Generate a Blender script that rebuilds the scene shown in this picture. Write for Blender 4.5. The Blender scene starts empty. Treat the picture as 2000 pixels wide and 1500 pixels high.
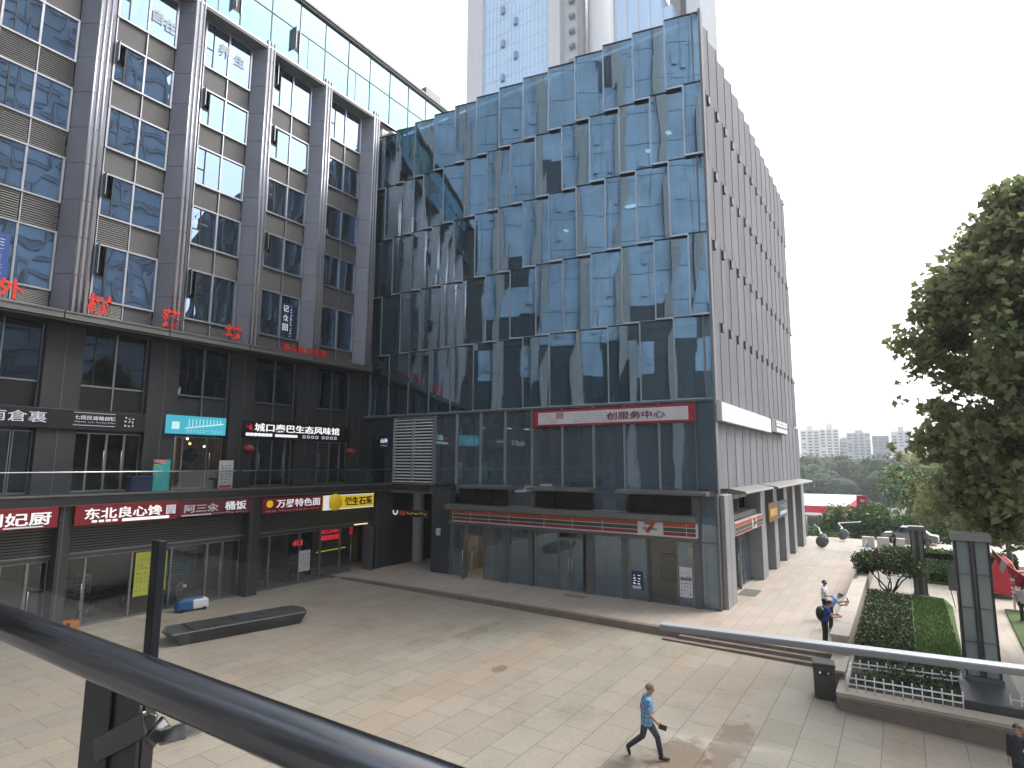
import bpy, math, random
from mathutils import Vector, Matrix
random.seed(11)
R = math.radians
SC = bpy.context.scene
COL = SC.collection
# ------------------------------------------------------------------ camera, sky, sun, exposure
# world axes: x = along the shop front (away to the right), y = along the glass front (away to the left), z = up
EYE = Vector((0, 0, 7.0))
def make_camera():
    p, r, y = R(7.609), R(.234), R(33.174)
    fwd = Vector((math.cos(y) * math.cos(p), math.sin(y) * math.cos(p), math.sin(p)))
    right = Vector((math.sin(y), -math.cos(y), 0)); up = right.cross(fwd)
    rr = math.cos(r) * right + math.sin(r) * up
    uu = -math.sin(r) * right + math.cos(r) * up
    m = Matrix((rr, uu, -fwd)).transposed().to_4x4(); m.translation = EYE
    cd = bpy.data.cameras.new("camera"); cd.sensor_width = 36; cd.lens = 36 * 1154.1 / 2000
    cd.clip_start = .05; cd.clip_end = 4000
    c = bpy.data.objects.new("camera", cd); COL.objects.link(c); c.matrix_world = m
    SC.camera = c
make_camera()
EXPO = 1.68
SUN_EL, SUN_AZ = R(52), R(-38)        # azimuth measured from +x towards +y
SC.view_settings.view_transform = 'Standard'; SC.view_settings.look = 'None'
SC.view_settings.exposure = EXPO; SC.view_settings.gamma = 1
W = bpy.data.worlds.new("World"); SC.world = W; W.use_nodes = True
nt = W.node_tree; nt.nodes.clear()
sky = nt.nodes.new('ShaderNodeTexSky'); sky.sky_type = 'NISHITA'; sky.sun_disc = False
sky.sun_elevation = SUN_EL; sky.sun_rotation = R(90) - SUN_AZ
sky.air_density = 1.0; sky.dust_density = 4.0; sky.ozone_density = 1.0
hs = nt.nodes.new('ShaderNodeHueSaturation'); hs.inputs['Saturation'].default_value = .16
bgn = nt.nodes.new('ShaderNodeBackground'); bgn.inputs['Strength'].default_value = .14
wo = nt.nodes.new('ShaderNodeOutputWorld')
nt.links.new(sky.outputs[0], hs.inputs['Color']); nt.links.new(hs.outputs[0], bgn.inputs[0]); nt.links.new(bgn.outputs[0], wo.inputs[0])
sd = bpy.data.lights.new("sun", 'SUN'); sd.energy = .7; sd.angle = R(26); sd.color = (1, .95, .88)
so = bpy.data.objects.new("sun", sd); COL.objects.link(so)
sdir = Vector((math.cos(SUN_EL) * math.cos(SUN_AZ), math.cos(SUN_EL) * math.sin(SUN_AZ), math.sin(SUN_EL)))
so.rotation_euler = sdir.to_track_quat('Z', 'Y').to_euler()
SC.cycles.max_bounces = 8; SC.cycles.transparent_max_bounces = 16; SC.cycles.glossy_bounces = 4; SC.cycles.diffuse_bounces = 3
SC.cycles.volume_bounces = 1; SC.cycles.sample_clamp_indirect = 6
SC.cycles.use_denoising = True
LIT = 1 / 2 ** EXPO                    # emission that shows as plain white

# ------------------------------------------------------------------ materials
MATS = {}
def newmat(n):
    m = bpy.data.materials.new(n); m.use_nodes = True
    t = m.node_tree; t.nodes.clear(); MATS[n] = m
    o = t.nodes.new('ShaderNodeOutputMaterial')
    return m, t, o
def N(t, kind, **kw):
    n = t.nodes.new(kind)
    for k, v in kw.items():
        if k in n.inputs: n.inputs[k].default_value = v
        else: setattr(n, k, v)
    return n
def pos(t, scale=(1, 1, 1), obj=False):
    if obj:
        g = t.nodes.new('ShaderNodeTexCoord'); s = g.outputs['Object']
    else:
        g = t.nodes.new('ShaderNodeNewGeometry'); s = g.outputs['Position']
    mp = t.nodes.new('ShaderNodeMapping'); mp.inputs['Scale'].default_value = scale
    t.links.new(s, mp.inputs['Vector'])
    return mp.outputs[0]
def ramp(t, fac, stops):
    r = t.nodes.new('ShaderNodeValToRGB'); e = r.color_ramp.elements
    while len(e) > 1: e.remove(e[-1])
    for i, (p, c) in enumerate(stops):
        el = e[0] if i == 0 else e.new(p)
        el.position = p; el.color = (*c, 1)
    t.links.new(fac, r.inputs[0]); return r.outputs[0]
def mul(c, k): return tuple(max(0, min(1, x * k)) for x in c)
def M(n, col, rough=.5, metal=0, var=.12, scale=1.5, bump=0, bscale=30, stretch=(1, 1, 1), spec=.5, emit=0, obj=False):
    """principled with a soft tone variation and optional bump"""
    m, t, o = newmat(n)
    b = N(t, 'ShaderNodeBsdfPrincipled'); b.inputs['Roughness'].default_value = rough; b.inputs['Metallic'].default_value = metal
    b.inputs['Specular IOR Level'].default_value = spec
    v = pos(t, stretch, obj)
    nz = N(t, 'ShaderNodeTexNoise', Scale=scale, Detail=5.0, Roughness=.6); t.links.new(v, nz.inputs['Vector'])
    c = ramp(t, nz.outputs[0], [(.3, mul(col, 1 - var)), (.7, mul(col, 1 + var))])
    t.links.new(c, b.inputs['Base Color'])
    rr = N(t, 'ShaderNodeMapRange'); rr.inputs[3].default_value = max(.02, rough - .08); rr.inputs[4].default_value = min(1, rough + .1)
    t.links.new(nz.outputs[0], rr.inputs[0]); t.links.new(rr.outputs[0], b.inputs['Roughness'])
    if bump:
        n2 = N(t, 'ShaderNodeTexNoise', Scale=bscale, Detail=3.0); t.links.new(v, n2.inputs['Vector'])
        bp = N(t, 'ShaderNodeBump', Strength=bump, Distance=.02); t.links.new(n2.outputs[0], bp.inputs['Height']); t.links.new(bp.outputs[0], b.inputs['Normal'])
    if emit:
        b.inputs['Emission Color'].default_value = (*col, 1); b.inputs['Emission Strength'].default_value = emit * LIT
    t.links.new(b.outputs[0], o.inputs[0])
    return m
def glass(n, tint, refl, base, through, wave=.0, wscale=.5, rcol=(1, 1, 1), ior=1.5):
    """architectural pane: tinted see-through + dark body + mirror of the surroundings, slightly wavy"""
    m, t, o = newmat(n)
    tr = N(t, 'ShaderNodeBsdfTransparent'); tr.inputs[0].default_value = (*tint, 1)
    df = N(t, 'ShaderNodeBsdfDiffuse'); df.inputs[0].default_value = (*base, 1)
    mx = N(t, 'ShaderNodeMixShader'); mx.inputs[0].default_value = 1 - through
    t.links.new(tr.outputs[0], mx.inputs[1]); t.links.new(df.outputs[0], mx.inputs[2])
    gl = N(t, 'ShaderNodeBsdfGlossy'); gl.inputs['Roughness'].default_value = .008; gl.inputs[0].default_value = (*rcol, 1)
    lw = N(t, 'ShaderNodeLayerWeight'); lw.inputs[0].default_value = .5
    pw = N(t, 'ShaderNodeMath', operation='POWER'); pw.inputs[1].default_value = 4.2
    t.links.new(lw.outputs['Facing'], pw.inputs[0])
    f0 = ((ior - 1) / (ior + 1)) ** 2
    sc_ = N(t, 'ShaderNodeMath', operation='MULTIPLY_ADD'); sc_.inputs[1].default_value = .92; sc_.inputs[2].default_value = f0
    t.links.new(pw.outputs[0], sc_.inputs[0])
    ad = N(t, 'ShaderNodeMath', operation='ADD', use_clamp=True); ad.inputs[1].default_value = refl
    t.links.new(sc_.outputs[0], ad.inputs[0])
    fin = N(t, 'ShaderNodeMixShader')
    t.links.new(ad.outputs[0], fin.inputs[0]); t.links.new(mx.outputs[0], fin.inputs[1]); t.links.new(gl.outputs[0], fin.inputs[2])
    if wave:
        v = pos(t, (1, 1, .55))
        nz = N(t, 'ShaderNodeTexNoise', Scale=wscale, Detail=1.5); t.links.new(v, nz.inputs['Vector'])
        bp = N(t, 'ShaderNodeBump', Strength=1.0, Distance=wave); t.links.new(nz.outputs[0], bp.inputs['Height'])
        t.links.new(bp.outputs[0], gl.inputs['Normal'])
    t.links.new(fin.outputs[0], o.inputs[0]); return m
def E(n, col, k=1.0):
    m, t, o = newmat(n)
    e = N(t, 'ShaderNodeEmission', Strength=k * LIT); e.inputs[0].default_value = (*col, 1)
    t.links.new(e.outputs[0], o.inputs[0]); return m

# ------------------------------------------------------------------ mesh helpers
ORG = {}
def tag(o, label=None, cat=None, group=None, kind=None):
    if label: o['label'] = label
    if cat: o['category'] = cat
    if group: o['group'] = group
    if kind: o['kind'] = kind
    return o
def thing(name, label, cat, loc=(0, 0, 0), group=None):
    o = bpy.data.objects.new(name, None); o.empty_display_size = .2; COL.objects.link(o)
    o.location = loc; ORG[o.name] = Vector(loc)
    return tag(o, label, cat, group)
class MB:
    def __init__(s): s.v = []; s.f = []; s.m = []
    def poly(s, pts, m=0):
        i = len(s.v); s.v += [tuple(p) for p in pts]; s.f.append(tuple(range(i, i + len(pts)))); s.m.append(m)
    def hexa(s, p, m=0):
        i = len(s.v); s.v += [tuple(q) for q in p]
        for f in ((0, 3, 2, 1), (4, 5, 6, 7), (0, 1, 5, 4), (1, 2, 6, 5), (2, 3, 7, 6), (3, 0, 4, 7)):
            s.f.append(tuple(i + k for k in f)); s.m.append(m)
    def box(s, x0, x1, y0, y1, z0, z1, m=0):
        x0, x1 = sorted((x0, x1)); y0, y1 = sorted((y0, y1)); z0, z1 = sorted((z0, z1))
        s.hexa([(x0, y0, z0), (x1, y0, z0), (x1, y1, z0), (x0, y1, z0), (x0, y0, z1), (x1, y0, z1), (x1, y1, z1), (x0, y1, z1)], m)
    def obox(s, c, ax, ay, az, m=0):
        c, ax, ay, az = map(Vector, (c, ax, ay, az))
        s.hexa([c - ax - ay - az, c + ax - ay - az, c + ax + ay - az, c - ax + ay - az, c - ax - ay + az, c + ax - ay + az, c + ax + ay + az, c - ax + ay + az], m)
    def prism(s, pts, z0, z1, m=0):
        """vertical prism over a plan polygon"""
        n = len(pts); i = len(s.v)
        s.v += [(x, y, z0) for x, y in pts] + [(x, y, z1) for x, y in pts]
        s.f.append(tuple(range(i + n - 1, i - 1, -1))); s.f.append(tuple(range(i + n, i + 2 * n))); s.m += [m, m]
        for k in range(n):
            q = (k + 1) % n; s.f.append((i + k, i + q, i + n + q, i + n + k)); s.m.append(m)
    def tube(s, pts, r, n=10, m=0, caps=True):
        pts = [Vector(p) for p in pts]; rs = r if isinstance(r, (list, tuple)) else [r] * len(pts)
        i = len(s.v); prev = None
        for k, p in enumerate(pts):
            d = (pts[min(k + 1, len(pts) - 1)] - pts[max(k - 1, 0)]).normalized()
            a = prev if prev is not None else (Vector((0, 0, 1)) if abs(d.z) < .9 else Vector((1, 0, 0)))
            x = (a - d * a.dot(d)).normalized(); prev = x; y = d.cross(x)
            for j in range(n):
                t = 2 * math.pi * j / n; s.v.append(tuple(p + (x * math.cos(t) + y * math.sin(t)) * rs[k]))
        for k in range(len(pts) - 1):
            for j in range(n):
                q = (j + 1) % n; s.f.append((i + k * n + j, i + k * n + q, i + (k + 1) * n + q, i + (k + 1) * n + j)); s.m.append(m)
        if caps:
            s.f.append(tuple(i + j for j in range(n - 1, -1, -1))); s.f.append(tuple(i + (len(pts) - 1) * n + j for j in range(n))); s.m += [m, m]
    def ball(s, c, r, m=0, n=10, k=7, sq=(1, 1, 1)):
        i = len(s.v); c = Vector(c)
        for a in range(k + 1):
            th = math.pi * a / k
            for b in range(n):
                ph = 2 * math.pi * b / n
                s.v.append((c.x + r * sq[0] * math.sin(th) * math.cos(ph), c.y + r * sq[1] * math.sin(th) * math.sin(ph), c.z + r * sq[2] * math.cos(th)))
        for a in range(k):
            for b in range(n):
                q = (b + 1) % n; s.f.append((i + a * n + b, i + (a + 1) * n + b, i + (a + 1) * n + q, i + a * n + q)); s.m.append(m)
    def build(s, name, mats, parent=None, smooth=False, bevel=0):
        if not isinstance(mats, (list, tuple)): mats = [mats]
        g = ORG[parent.name] if parent else Vector((0, 0, 0))
        me = bpy.data.meshes.new(name)
        me.from_pydata([(x - g.x, y - g.y, z - g.z) for x, y, z in s.v], [], s.f)
        for q in mats: me.materials.append(q)
        if len(mats) > 1: me.polygons.foreach_set('material_index', s.m)
        if smooth: me.polygons.foreach_set('use_smooth', [True] * len(me.polygons))
        me.update()
        o = bpy.data.objects.new(name, me); COL.objects.link(o)
        if parent: o.parent = parent
        ORG[o.name] = g.copy()
        if bevel:
            b = o.modifiers.new('bevel', 'BEVEL'); b.width = bevel; b.segments = 2; b.limit_method = 'ANGLE'
        if smooth and not bevel:
            pass
        return o
def one(name, label, cat, mb, mats, group=None, kind=None, smooth=False, bevel=0):
    """a thing that is one mesh; its origin is moved to its base"""
    xs = [v[0] for v in mb.v]; ys = [v[1] for v in mb.v]; zs = [v[2] for v in mb.v]
    g = Vector(((min(xs) + max(xs)) / 2, (min(ys) + max(ys)) / 2, min(zs)))
    mb.v = [(x - g.x, y - g.y, z - g.z) for x, y, z in mb.v]
    o = mb.build(name, mats, None, smooth, bevel); o.location = g; ORG[o.name] = g
    return tag(o, label, cat, group, kind)
class Wall:
    """frame on a vertical plane: a along the wall, z up, d outwards. kind L/S face -y, G faces -x"""
    def __init__(s, kind, plane): s.k = kind; s.p = plane
    def P(s, a, z, d=0): return (s.p - d, a, z) if s.k == 'G' else (a, s.p - d, z)
    def box(s, mb, a0, a1, z0, z1, d0, d1, m=0):
        p, q = s.P(a0, z0, d0), s.P(a1, z1, d1); mb.box(p[0], q[0], p[1], q[1], p[2], q[2], m)
    def quad(s, mb, a0, a1, z0, z1, d=0, m=0, wob=0):
        w = [random.uniform(-wob, wob) for _ in range(4)]
        pts = [s.P(a0, z0, d + w[0]), s.P(a1, z0, d + w[1]), s.P(a1, z1, d + w[2]), s.P(a0, z1, d + w[3])]
        if s.k == 'G': pts.reverse()
        mb.poly(pts, m)
    def right(s): return Vector((0, -1, 0)) if s.k == 'G' else Vector((1, 0, 0))
    def out(s): return Vector((-1, 0, 0)) if s.k == 'G' else Vector((0, -1, 0))
_tc = {}
def glyphs(body, bold):
    key = (body, bold)
    if key in _tc: return _tc[key]
    c = bpy.data.curves.new('tmp', 'FONT'); c.body = body; c.size = 1; c.offset = bold; c.extrude = .5; c.resolution_u = 4
    o = bpy.data.objects.new('tmp', c); COL.objects.link(o)
    dg = bpy.context.evaluated_depsgraph_get(); me = bpy.data.meshes.new_from_object(o.evaluated_get(dg))
    V = [tuple(v.co) for v in me.vertices]; F = [tuple(p.vertices) for p in me.polygons]
    bpy.data.objects.remove(o); bpy.data.curves.remove(c); bpy.data.meshes.remove(me)
    _tc[key] = (V, F); return V, F
def letters(mb, body, org, right, up, out, w, h, depth=.02, bold=.0, m=0):
    """writing fitted into the box of width w and height h whose lower left corner is org"""
    V, F = glyphs(body, bold)
    if not V: return
    x0, x1 = min(v[0] for v in V), max(v[0] for v in V); y0, y1 = min(v[1] for v in V), max(v[1] for v in V)
    i = len(mb.v); org = Vector(org)
    for x, y, z in V:
        mb.v.append(tuple(org + right * ((x - x0) / (x1 - x0) * w) + up * ((y - y0) / (y1 - y0) * h) + out * ((z + .5) * depth)))
    for f in F: mb.f.append(tuple(i + k for k in f)); mb.m.append(m)
UP = Vector((0, 0, 1))
def write(wall, body, a, z, w, h, d, mat, parent, bold=.01, depth=.03, name='lettering'):
    """a = left end as the reader sees it"""
    mb = MB(); letters(mb, body, wall.P(a, z, d), wall.right(), UP, wall.out(), w, h, depth, bold)
    return mb.build(name, mat, parent)
def strokes(mb, wall, a, z, w, h, d, rows, cols, fill=.7, m=0, seed=1, depth=.004):
    """small writing too blurred in the photograph to read: rows of short marks"""
    rnd = random.Random(seed); sg = -1 if wall.k == 'G' else 1
    ch = w / cols; rh = h / rows
    for r in range(rows):
        for c in range(cols):
            if rnd.random() > fill: continue
            a0 = c * ch + ch * .12; z0 = z + h - (r + 1) * rh + rh * .2
            for k in range(2):
                b0 = a0 + rnd.uniform(0, ch * .3); b1 = b0 + ch * rnd.uniform(.25, .5)
                zz = z0 + rnd.uniform(0, rh * .4)
                wall.box(mb, a + sg * b0, a + sg * b1, zz, zz + rh * rnd.uniform(.12, .3), d, d + depth * (1 + .2 * k), m)
# ------------------------------------------------------------------ material library
alu = M('aluminium', (.30, .30, .31), .35, .8, .06)
trim = M('bright_trim', (.46, .46, .48), .3, .7, .06)
fin_metal = M('fin_metal', (.225, .225, .245), .75, 0, .16, 1.1, stretch=(1, 1, .12), spec=.12)
spandrel_m = M('spandrel', (.145, .14, .133), .55, .1, .08, .8)
pillar_m = M('pillar_grey', (.24, .24, .268), .42, .3, .07, .5)
pillar_l = M('pillar_light', (.38, .38, .41), .3, .75, .06)
dark_m = M('dark_metal', (.03, .03, .032), .5, .3, .12)
col_m = M('dark_column', (.038, .038, .039), .5, .2, .1, .8)
black_m = M('near_black', (.012, .012, .013), .6, 0, .1)
grey_m = M('grey_metal', (.12, .124, .128), .45, .4, .08)
fascia_m = M('fascia_grey', (.14, .135, .127), .5, .3, .12, .6)
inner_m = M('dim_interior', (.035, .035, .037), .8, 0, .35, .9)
inner_b = M('brown_interior', (.16, .105, .065), .7, 0, .3, 1.2)
slab_m = M('slab', (.3, .31, .32), .8, 0, .1)
colin_m = M('inner_column', (.5, .52, .53), .7, 0, .08)
white_m = M('white_paint', (.72, .72, .71), .45, 0, .05)
warm_m = M('warm_wall', (.5, .36, .2), .7, 0, .15)
steel = M('brushed_steel', (.5, .5, .52), .28, 1, .1, 2, stretch=(1, 12, 1))
tube_m = M('dark_steel', (.24, .232, .235), .2, 1, .22, 5, stretch=(3, .25, 3), bump=.04, bscale=14)
silver = M('silver_rail', (.30, .305, .315), .5, .4, .1)
stone_d = M('dark_stone', (.035, .036, .038), .42, 0, .3, 2.5, bump=.2)
stone_l = M('pale_stone', (.33, .285, .235), .7, 0, .12, .9, bump=.15)
granite = M('brown_granite', (.17, .13, .105), .6, 0, .18, 3, bump=.1)
red_s = M('red_board', (.17, .008, .014), .45, 0, .12, emit=.08)
red_d = M('dark_red_board', (.09, .010, .02), .45, 0, .12, emit=.05)
red_l = M('red_letter', (.62, .03, .015), .45, 0, .08)
black_b = M('black_board', (.01, .01, .011), .4, 0, .1)
white_b = M('white_board', (.55, .535, .55), .4, 0, .04)
orange_p = M('orange_stripe', (.46, .055, .02), .4, 0, .05)
green_p = M('green_stripe', (.005, .07, .035), .4, 0, .05)
darkred_p = M('dark_red_stripe', (.22, .01, .03), .4, 0, .05)
yellow_p = M('yellow_paper', (.42, .44, .05), .6, 0, .1)
teal_p = M('teal_paper', (.03, .42, .40), .5, 0, .06)
navy_p = M('navy_board', (.02, .03, .09), .4, 0, .1)
brown_s = M('brown_board', (.2, .09, .03), .5, 0, .15)
teal_d = M('deep_teal_board', (.03, .07, .08), .5, 0, .1)
ink = M('ink', (.02, .02, .025), .6, 0, .05)
gold = M('gold_letter', (.6, .42, .08), .4, 0, .1, emit=.25)
lit_w = E('lit_white', (1, 1, 1), 1.05)
lit_w2 = E('lit_white_dim', (.9, .92, 1), .72)
lit_c = E('lit_cyan', (.10, .62, .80), .75)
lit_c2 = E('lit_pale_cyan', (.62, .93, 1), .95)
lit_r = E('lit_red', (1, .03, .06), .9)
lit_y = E('lit_yellow', (.9, .62, .03), .62)
lit_g = E('lit_lime', (.62, .75, .04), .75)
lit_warm = E('lit_warm', (1, .75, .4), 5)
lit_cl = E('ceiling_lamp', (1, .98, .92), 2.2)
# left block: strongly mirrored panes; glass block: blue solar panes; shops: clear panes
g_left = glass('mirror_pane', (.16, .24, .3), .32, (.06, .08, .1), .45, .026, .5, (.50, .68, .95), 1.6)
g_top = glass('sky_pane', (.2, .28, .33), .2, (.03, .04, .05), .3, .006, .4, (.52, .82, .95), 1.5)
g_low = glass('dark_pane', (.2, .25, .32), .06, (.012, .014, .022), .5, .02, .5, (.7, .85, 1))
g_blue = glass('solar_pane', (.22, .36, .45), .21, (.035, .06, .075), .55, .016, .3, (.60, .79, .92), 1.45)
g_shop = glass('shop_pane', (.75, .8, .8), .05, (.03, .035, .035), .88, .006, .7, (.9, .96, 1))
g_front = glass('shopfront_pane', (.42, .5, .54), .17, (.11, .145, .17), .45, .01, .6, (.62, .80, .95))
g_rail = glass('rail_pane', (.955, .96, .96), -.015, (.05, .05, .05), .985, 0, 1, (.8, .85, .9))
g_deck = glass('deck_rail_pane', (.82, .86, .86), .02, (.05, .05, .05), .93, 0, 1, (.8, .9, 1))

# ------------------------------------------------------------------ ground
def paving(n, base, alt, tw, th, joint=.008, band=None, dirt=.5, stain=False):
    m, t, o = newmat(n)
    b = N(t, 'ShaderNodeBsdfPrincipled', Roughness=.62); b.inputs['Specular IOR Level'].default_value = .35
    v = pos(t)
    br = N(t, 'ShaderNodeTexBrick', Scale=1.0); br.offset = .5
    br.inputs['Brick Width'].default_value = tw; br.inputs['Row Height'].default_value = th
    br.inputs['Mortar Size'].default_value = joint; br.inputs['Mortar Smooth'].default_value = .15; br.inputs['Bias'].default_value = -.1
    br.inputs['Color1'].default_value = (*base, 1); br.inputs['Color2'].default_value = (*alt, 1); br.inputs['Mortar'].default_value = (*mul(base, .5), 1)
    t.links.new(v, br.inputs['Vector'])
    # long bands of greener and pinker stone along the shop front, worn patches, spilt-water stains
    v2 = pos(t, (.05, .42, 1)); n1 = N(t, 'ShaderNodeTexNoise', Scale=1.0, Detail=2.0); t.links.new(v2, n1.inputs['Vector'])
    tint = ramp(t, n1.outputs[0], [(.38, (.96, .98, .95)), (.5, (1.04, 1.02, 1.0)), (.62, (1.06, .98, .92))])
    mx = N(t, 'ShaderNodeMix', data_type='RGBA', blend_type='MULTIPLY'); mx.inputs[0].default_value = 1
    t.links.new(br.outputs[0], mx.inputs[6]); t.links.new(tint, mx.inputs[7])
    n2 = N(t, 'ShaderNodeTexNoise', Scale=.33, Detail=7.0, Roughness=.65); t.links.new(v, n2.inputs['Vector'])
    dk = ramp(t, n2.outputs[0], [(.30, (.72, .70, .68)), (.46, (.98, .98, .98)), (.72, (1.08, 1.08, 1.08))])
    mx2 = N(t, 'ShaderNodeMix', data_type='RGBA', blend_type='MULTIPLY'); mx2.inputs[0].default_value = dirt
    t.links.new(mx.outputs[2], mx2.inputs[6]); t.links.new(dk, mx2.inputs[7])
    n3 = N(t, 'ShaderNodeTexNoise', Scale=11.0, Detail=4.0); t.links.new(v, n3.inputs['Vector'])
    sp = ramp(t, n3.outputs[0], [(.35, (.9, .9, .9)), (.65, (1.06, 1.06, 1.06))])
    mx3 = N(t, 'ShaderNodeMix', data_type='RGBA', blend_type='MULTIPLY'); mx3.inputs[0].default_value = .7
    t.links.new(mx2.outputs[2], mx3.inputs[6]); t.links.new(sp, mx3.inputs[7])
    last = mx3.outputs[2]
    if stain:
        # brown damp patches with ragged outlines where people cross, older grey blotches elsewhere
        for (cx, cy, rx, ry, col) in ((15.6, 5.2, 1.5, .75, (.66, .58, .52)), (17.3, 4.3, 2.0, .5, (.70, .62, .56)), (14.0, 6.3, 1.0, .5, (.74, .68, .62)), (18.5, 12.5, .5, .3, (.62, .55, .5)), (21.5, 16, 1.8, .5, (.8, .77, .73))):
            mp = N(t, 'ShaderNodeMapping'); mp.inputs['Location'].default_value = (-cx / rx, -cy / ry, 0); mp.inputs['Scale'].default_value = (1 / rx, 1 / ry, 0)
            g = N(t, 'ShaderNodeNewGeometry'); t.links.new(g.outputs['Position'], mp.inputs[0])
            ln = N(t, 'ShaderNodeVectorMath', operation='LENGTH'); t.links.new(mp.outputs[0], ln.inputs[0])
            nn = N(t, 'ShaderNodeTexNoise', Scale=1.6, Detail=6.0, Roughness=.6); t.links.new(v, nn.inputs['Vector'])
            ad = N(t, 'ShaderNodeMath', operation='MULTIPLY_ADD'); ad.inputs[1].default_value = 2.2; t.links.new(nn.outputs[0], ad.inputs[0]); t.links.new(ln.outputs['Value'], ad.inputs[2])
            rg = N(t, 'ShaderNodeMapRange'); rg.inputs[1].default_value = 1.75; rg.inputs[2].default_value = 2.05; rg.inputs[3].default_value = 1; rg.inputs[4].default_value = 0; t.links.new(ad.outputs[0], rg.inputs[0])
            mm = N(t, 'ShaderNodeMix', data_type='RGBA', blend_type='MULTIPLY'); t.links.new(rg.outputs[0], mm.inputs[0]); t.links.new(last, mm.inputs[6]); mm.inputs[7].default_value = (*col, 1); last = mm.outputs[2]
        vo = N(t, 'ShaderNodeTexVoronoi', Scale=1.7); t.links.new(v, vo.inputs['Vector'])
        gum = ramp(t, vo.outputs['Distance'], [(.03, (.72, .7, .68)), (.05, (1, 1, 1))])
        mm = N(t, 'ShaderNodeMix', data_type='RGBA', blend_type='MULTIPLY'); mm.inputs[0].default_value = .8; t.links.new(last, mm.inputs[6]); t.links.new(gum, mm.inputs[7]); last = mm.outputs[2]
    t.links.new(last, b.inputs['Base Color'])
    bp = N(t, 'ShaderNodeBump', Strength=.35, Distance=.004, invert=True); t.links.new(br.outputs[1], bp.inputs['Height']); t.links.new(bp.outputs[0], b.inputs['Normal'])
    t.links.new(b.outputs[0], o.inputs[0]); return m
plaza_m = paving('plaza_paving', (.25, .222, .183), (.29, .26, .216), 1.5, .95, .011, dirt=.8, stain=True)
prom_m = paving('promenade_paving', (.30, .265, .23), (.34, .30, .262), 1.2, .6, .007, dirt=.6)
walk_m = paving('walk_paving', (.36, .325, .285), (.40, .365, .32), .8, .4, .006, dirt=.3)
def PZ(y): return -.13 - .24 * max(0, (28 - y)) / 25 if y > 3 else -.37 - .05 * (3 - y)
XS = 25.8
def plate(name, pts, mat, kind='structure', th=None):
    mb = MB(); mb.poly(pts); o = mb.build(name, mat); o['kind'] = kind; return o
mb = MB()
ys = [60, 28, 3, 2, -4, -14]
for a, b in zip(ys, ys[1:]):
    mb.poly([(-40, b, PZ(b)), (XS, b, PZ(b)), (XS, a, PZ(a)), (-40, a, PZ(a))])
mb.build('plaza', plaza_m)['kind'] = 'structure'
mb = MB(); mb.box(XS, 66, 2.25, 60, -1.2, 0)
mb.build('promenade', prom_m)['kind'] = 'structure'
# flight of steps that grows out of the sloping plaza towards the right
mb = MB(); mb.box(XS - .30, XS - .001, 2.3, 8.3, -.9, -.125); mb.box(XS - .62, XS - .301, 2.3, 8.9, -.9, -.25)
mb.box(XS - .02, XS + .32, 2.3, 28.9, -.3, .006)
mb.build('steps', granite)['kind'] = 'structure'
g_grass = M('lawn_green', (.05, .085, .016), .9, 0, .3, 2.2, bump=.6, bscale=60)
soil = M('soil', (.045, .038, .026), .95, 0, .3, 3, bump=.8)
far_g = M('far_ground', (.2, .2, .19), .9, 0, .2, .05)
road_m = M('asphalt', (.06, .06, .062), .85, 0, .15, .6)
plate('ground', [(-60, -2500, -6.1), (2800, -2500, -6.1), (2800, 2500, -6.1), (-60, 2500, -6.1)], far_g)
plate('road', [(72, -200, -6.09), (88, -200, -6.09), (88, 200, -6.09), (72, 200, -6.09)], road_m)
mb = MB(); mb.box(21.9, 66, -40, 2.2, -1.2, -.004); mb.build('sidewalk', walk_m)['kind'] = 'structure'
mb = MB()
for k in range(14): mb.box(66 + k * .42, 66 + (k + 1) * .42, -40, 60, -6.2, -.43 * (k + 1))
mb.build('stairway', granite)['kind'] = 'structure'

# ------------------------------------------------------------------ LEFT BLOCK (shops, deck, offices)
WL = Wall('L', 33.0)                # window plane of the offices
lb = thing('office_block', 'long grey office block on the left with ribbed pillars and a glazed top storey', 'building', (17, 38, 0))
ROWS = [(14.95, 17.8), (19.3, 21.55), (22.95, 25.2), (26.65, 28.85), (30.3, 33.2)]
SPAN = [(13.9, 14.95), (17.8, 19.3), (21.55, 22.95), (25.2, 26.65), (28.85, 30.3)]
def uL(k): return 7.7 + 4.6 * k
mb = MB()
for z in (14.2, 18.3, 22.0, 25.7, 29.4): mb.box(-6, 30.6, 33.35, 41, z, z + .35)
mb.box(-6, 42, 33.0, 41, 33.4, 33.9)
mb.build('floor_slab', slab_m, lb)
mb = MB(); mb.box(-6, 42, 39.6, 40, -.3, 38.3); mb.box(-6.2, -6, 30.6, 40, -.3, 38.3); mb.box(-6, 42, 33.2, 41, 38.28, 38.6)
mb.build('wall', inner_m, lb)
opens = {(0, 4), (1, 3), (2, 3), (3, 4), (3, 3), (1, 0), (3, 1), (2, 0), (1, 1), (0, 1)}
louv = {(0, 0, 0), (0, 0, 1), (0, 1, 0), (0, 1, 1), (0, 2, 1), (0, 3, 0), (0, 3, 1), (1, 1, 0), (0, 2, 0), (1, 0, 0)}
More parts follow.
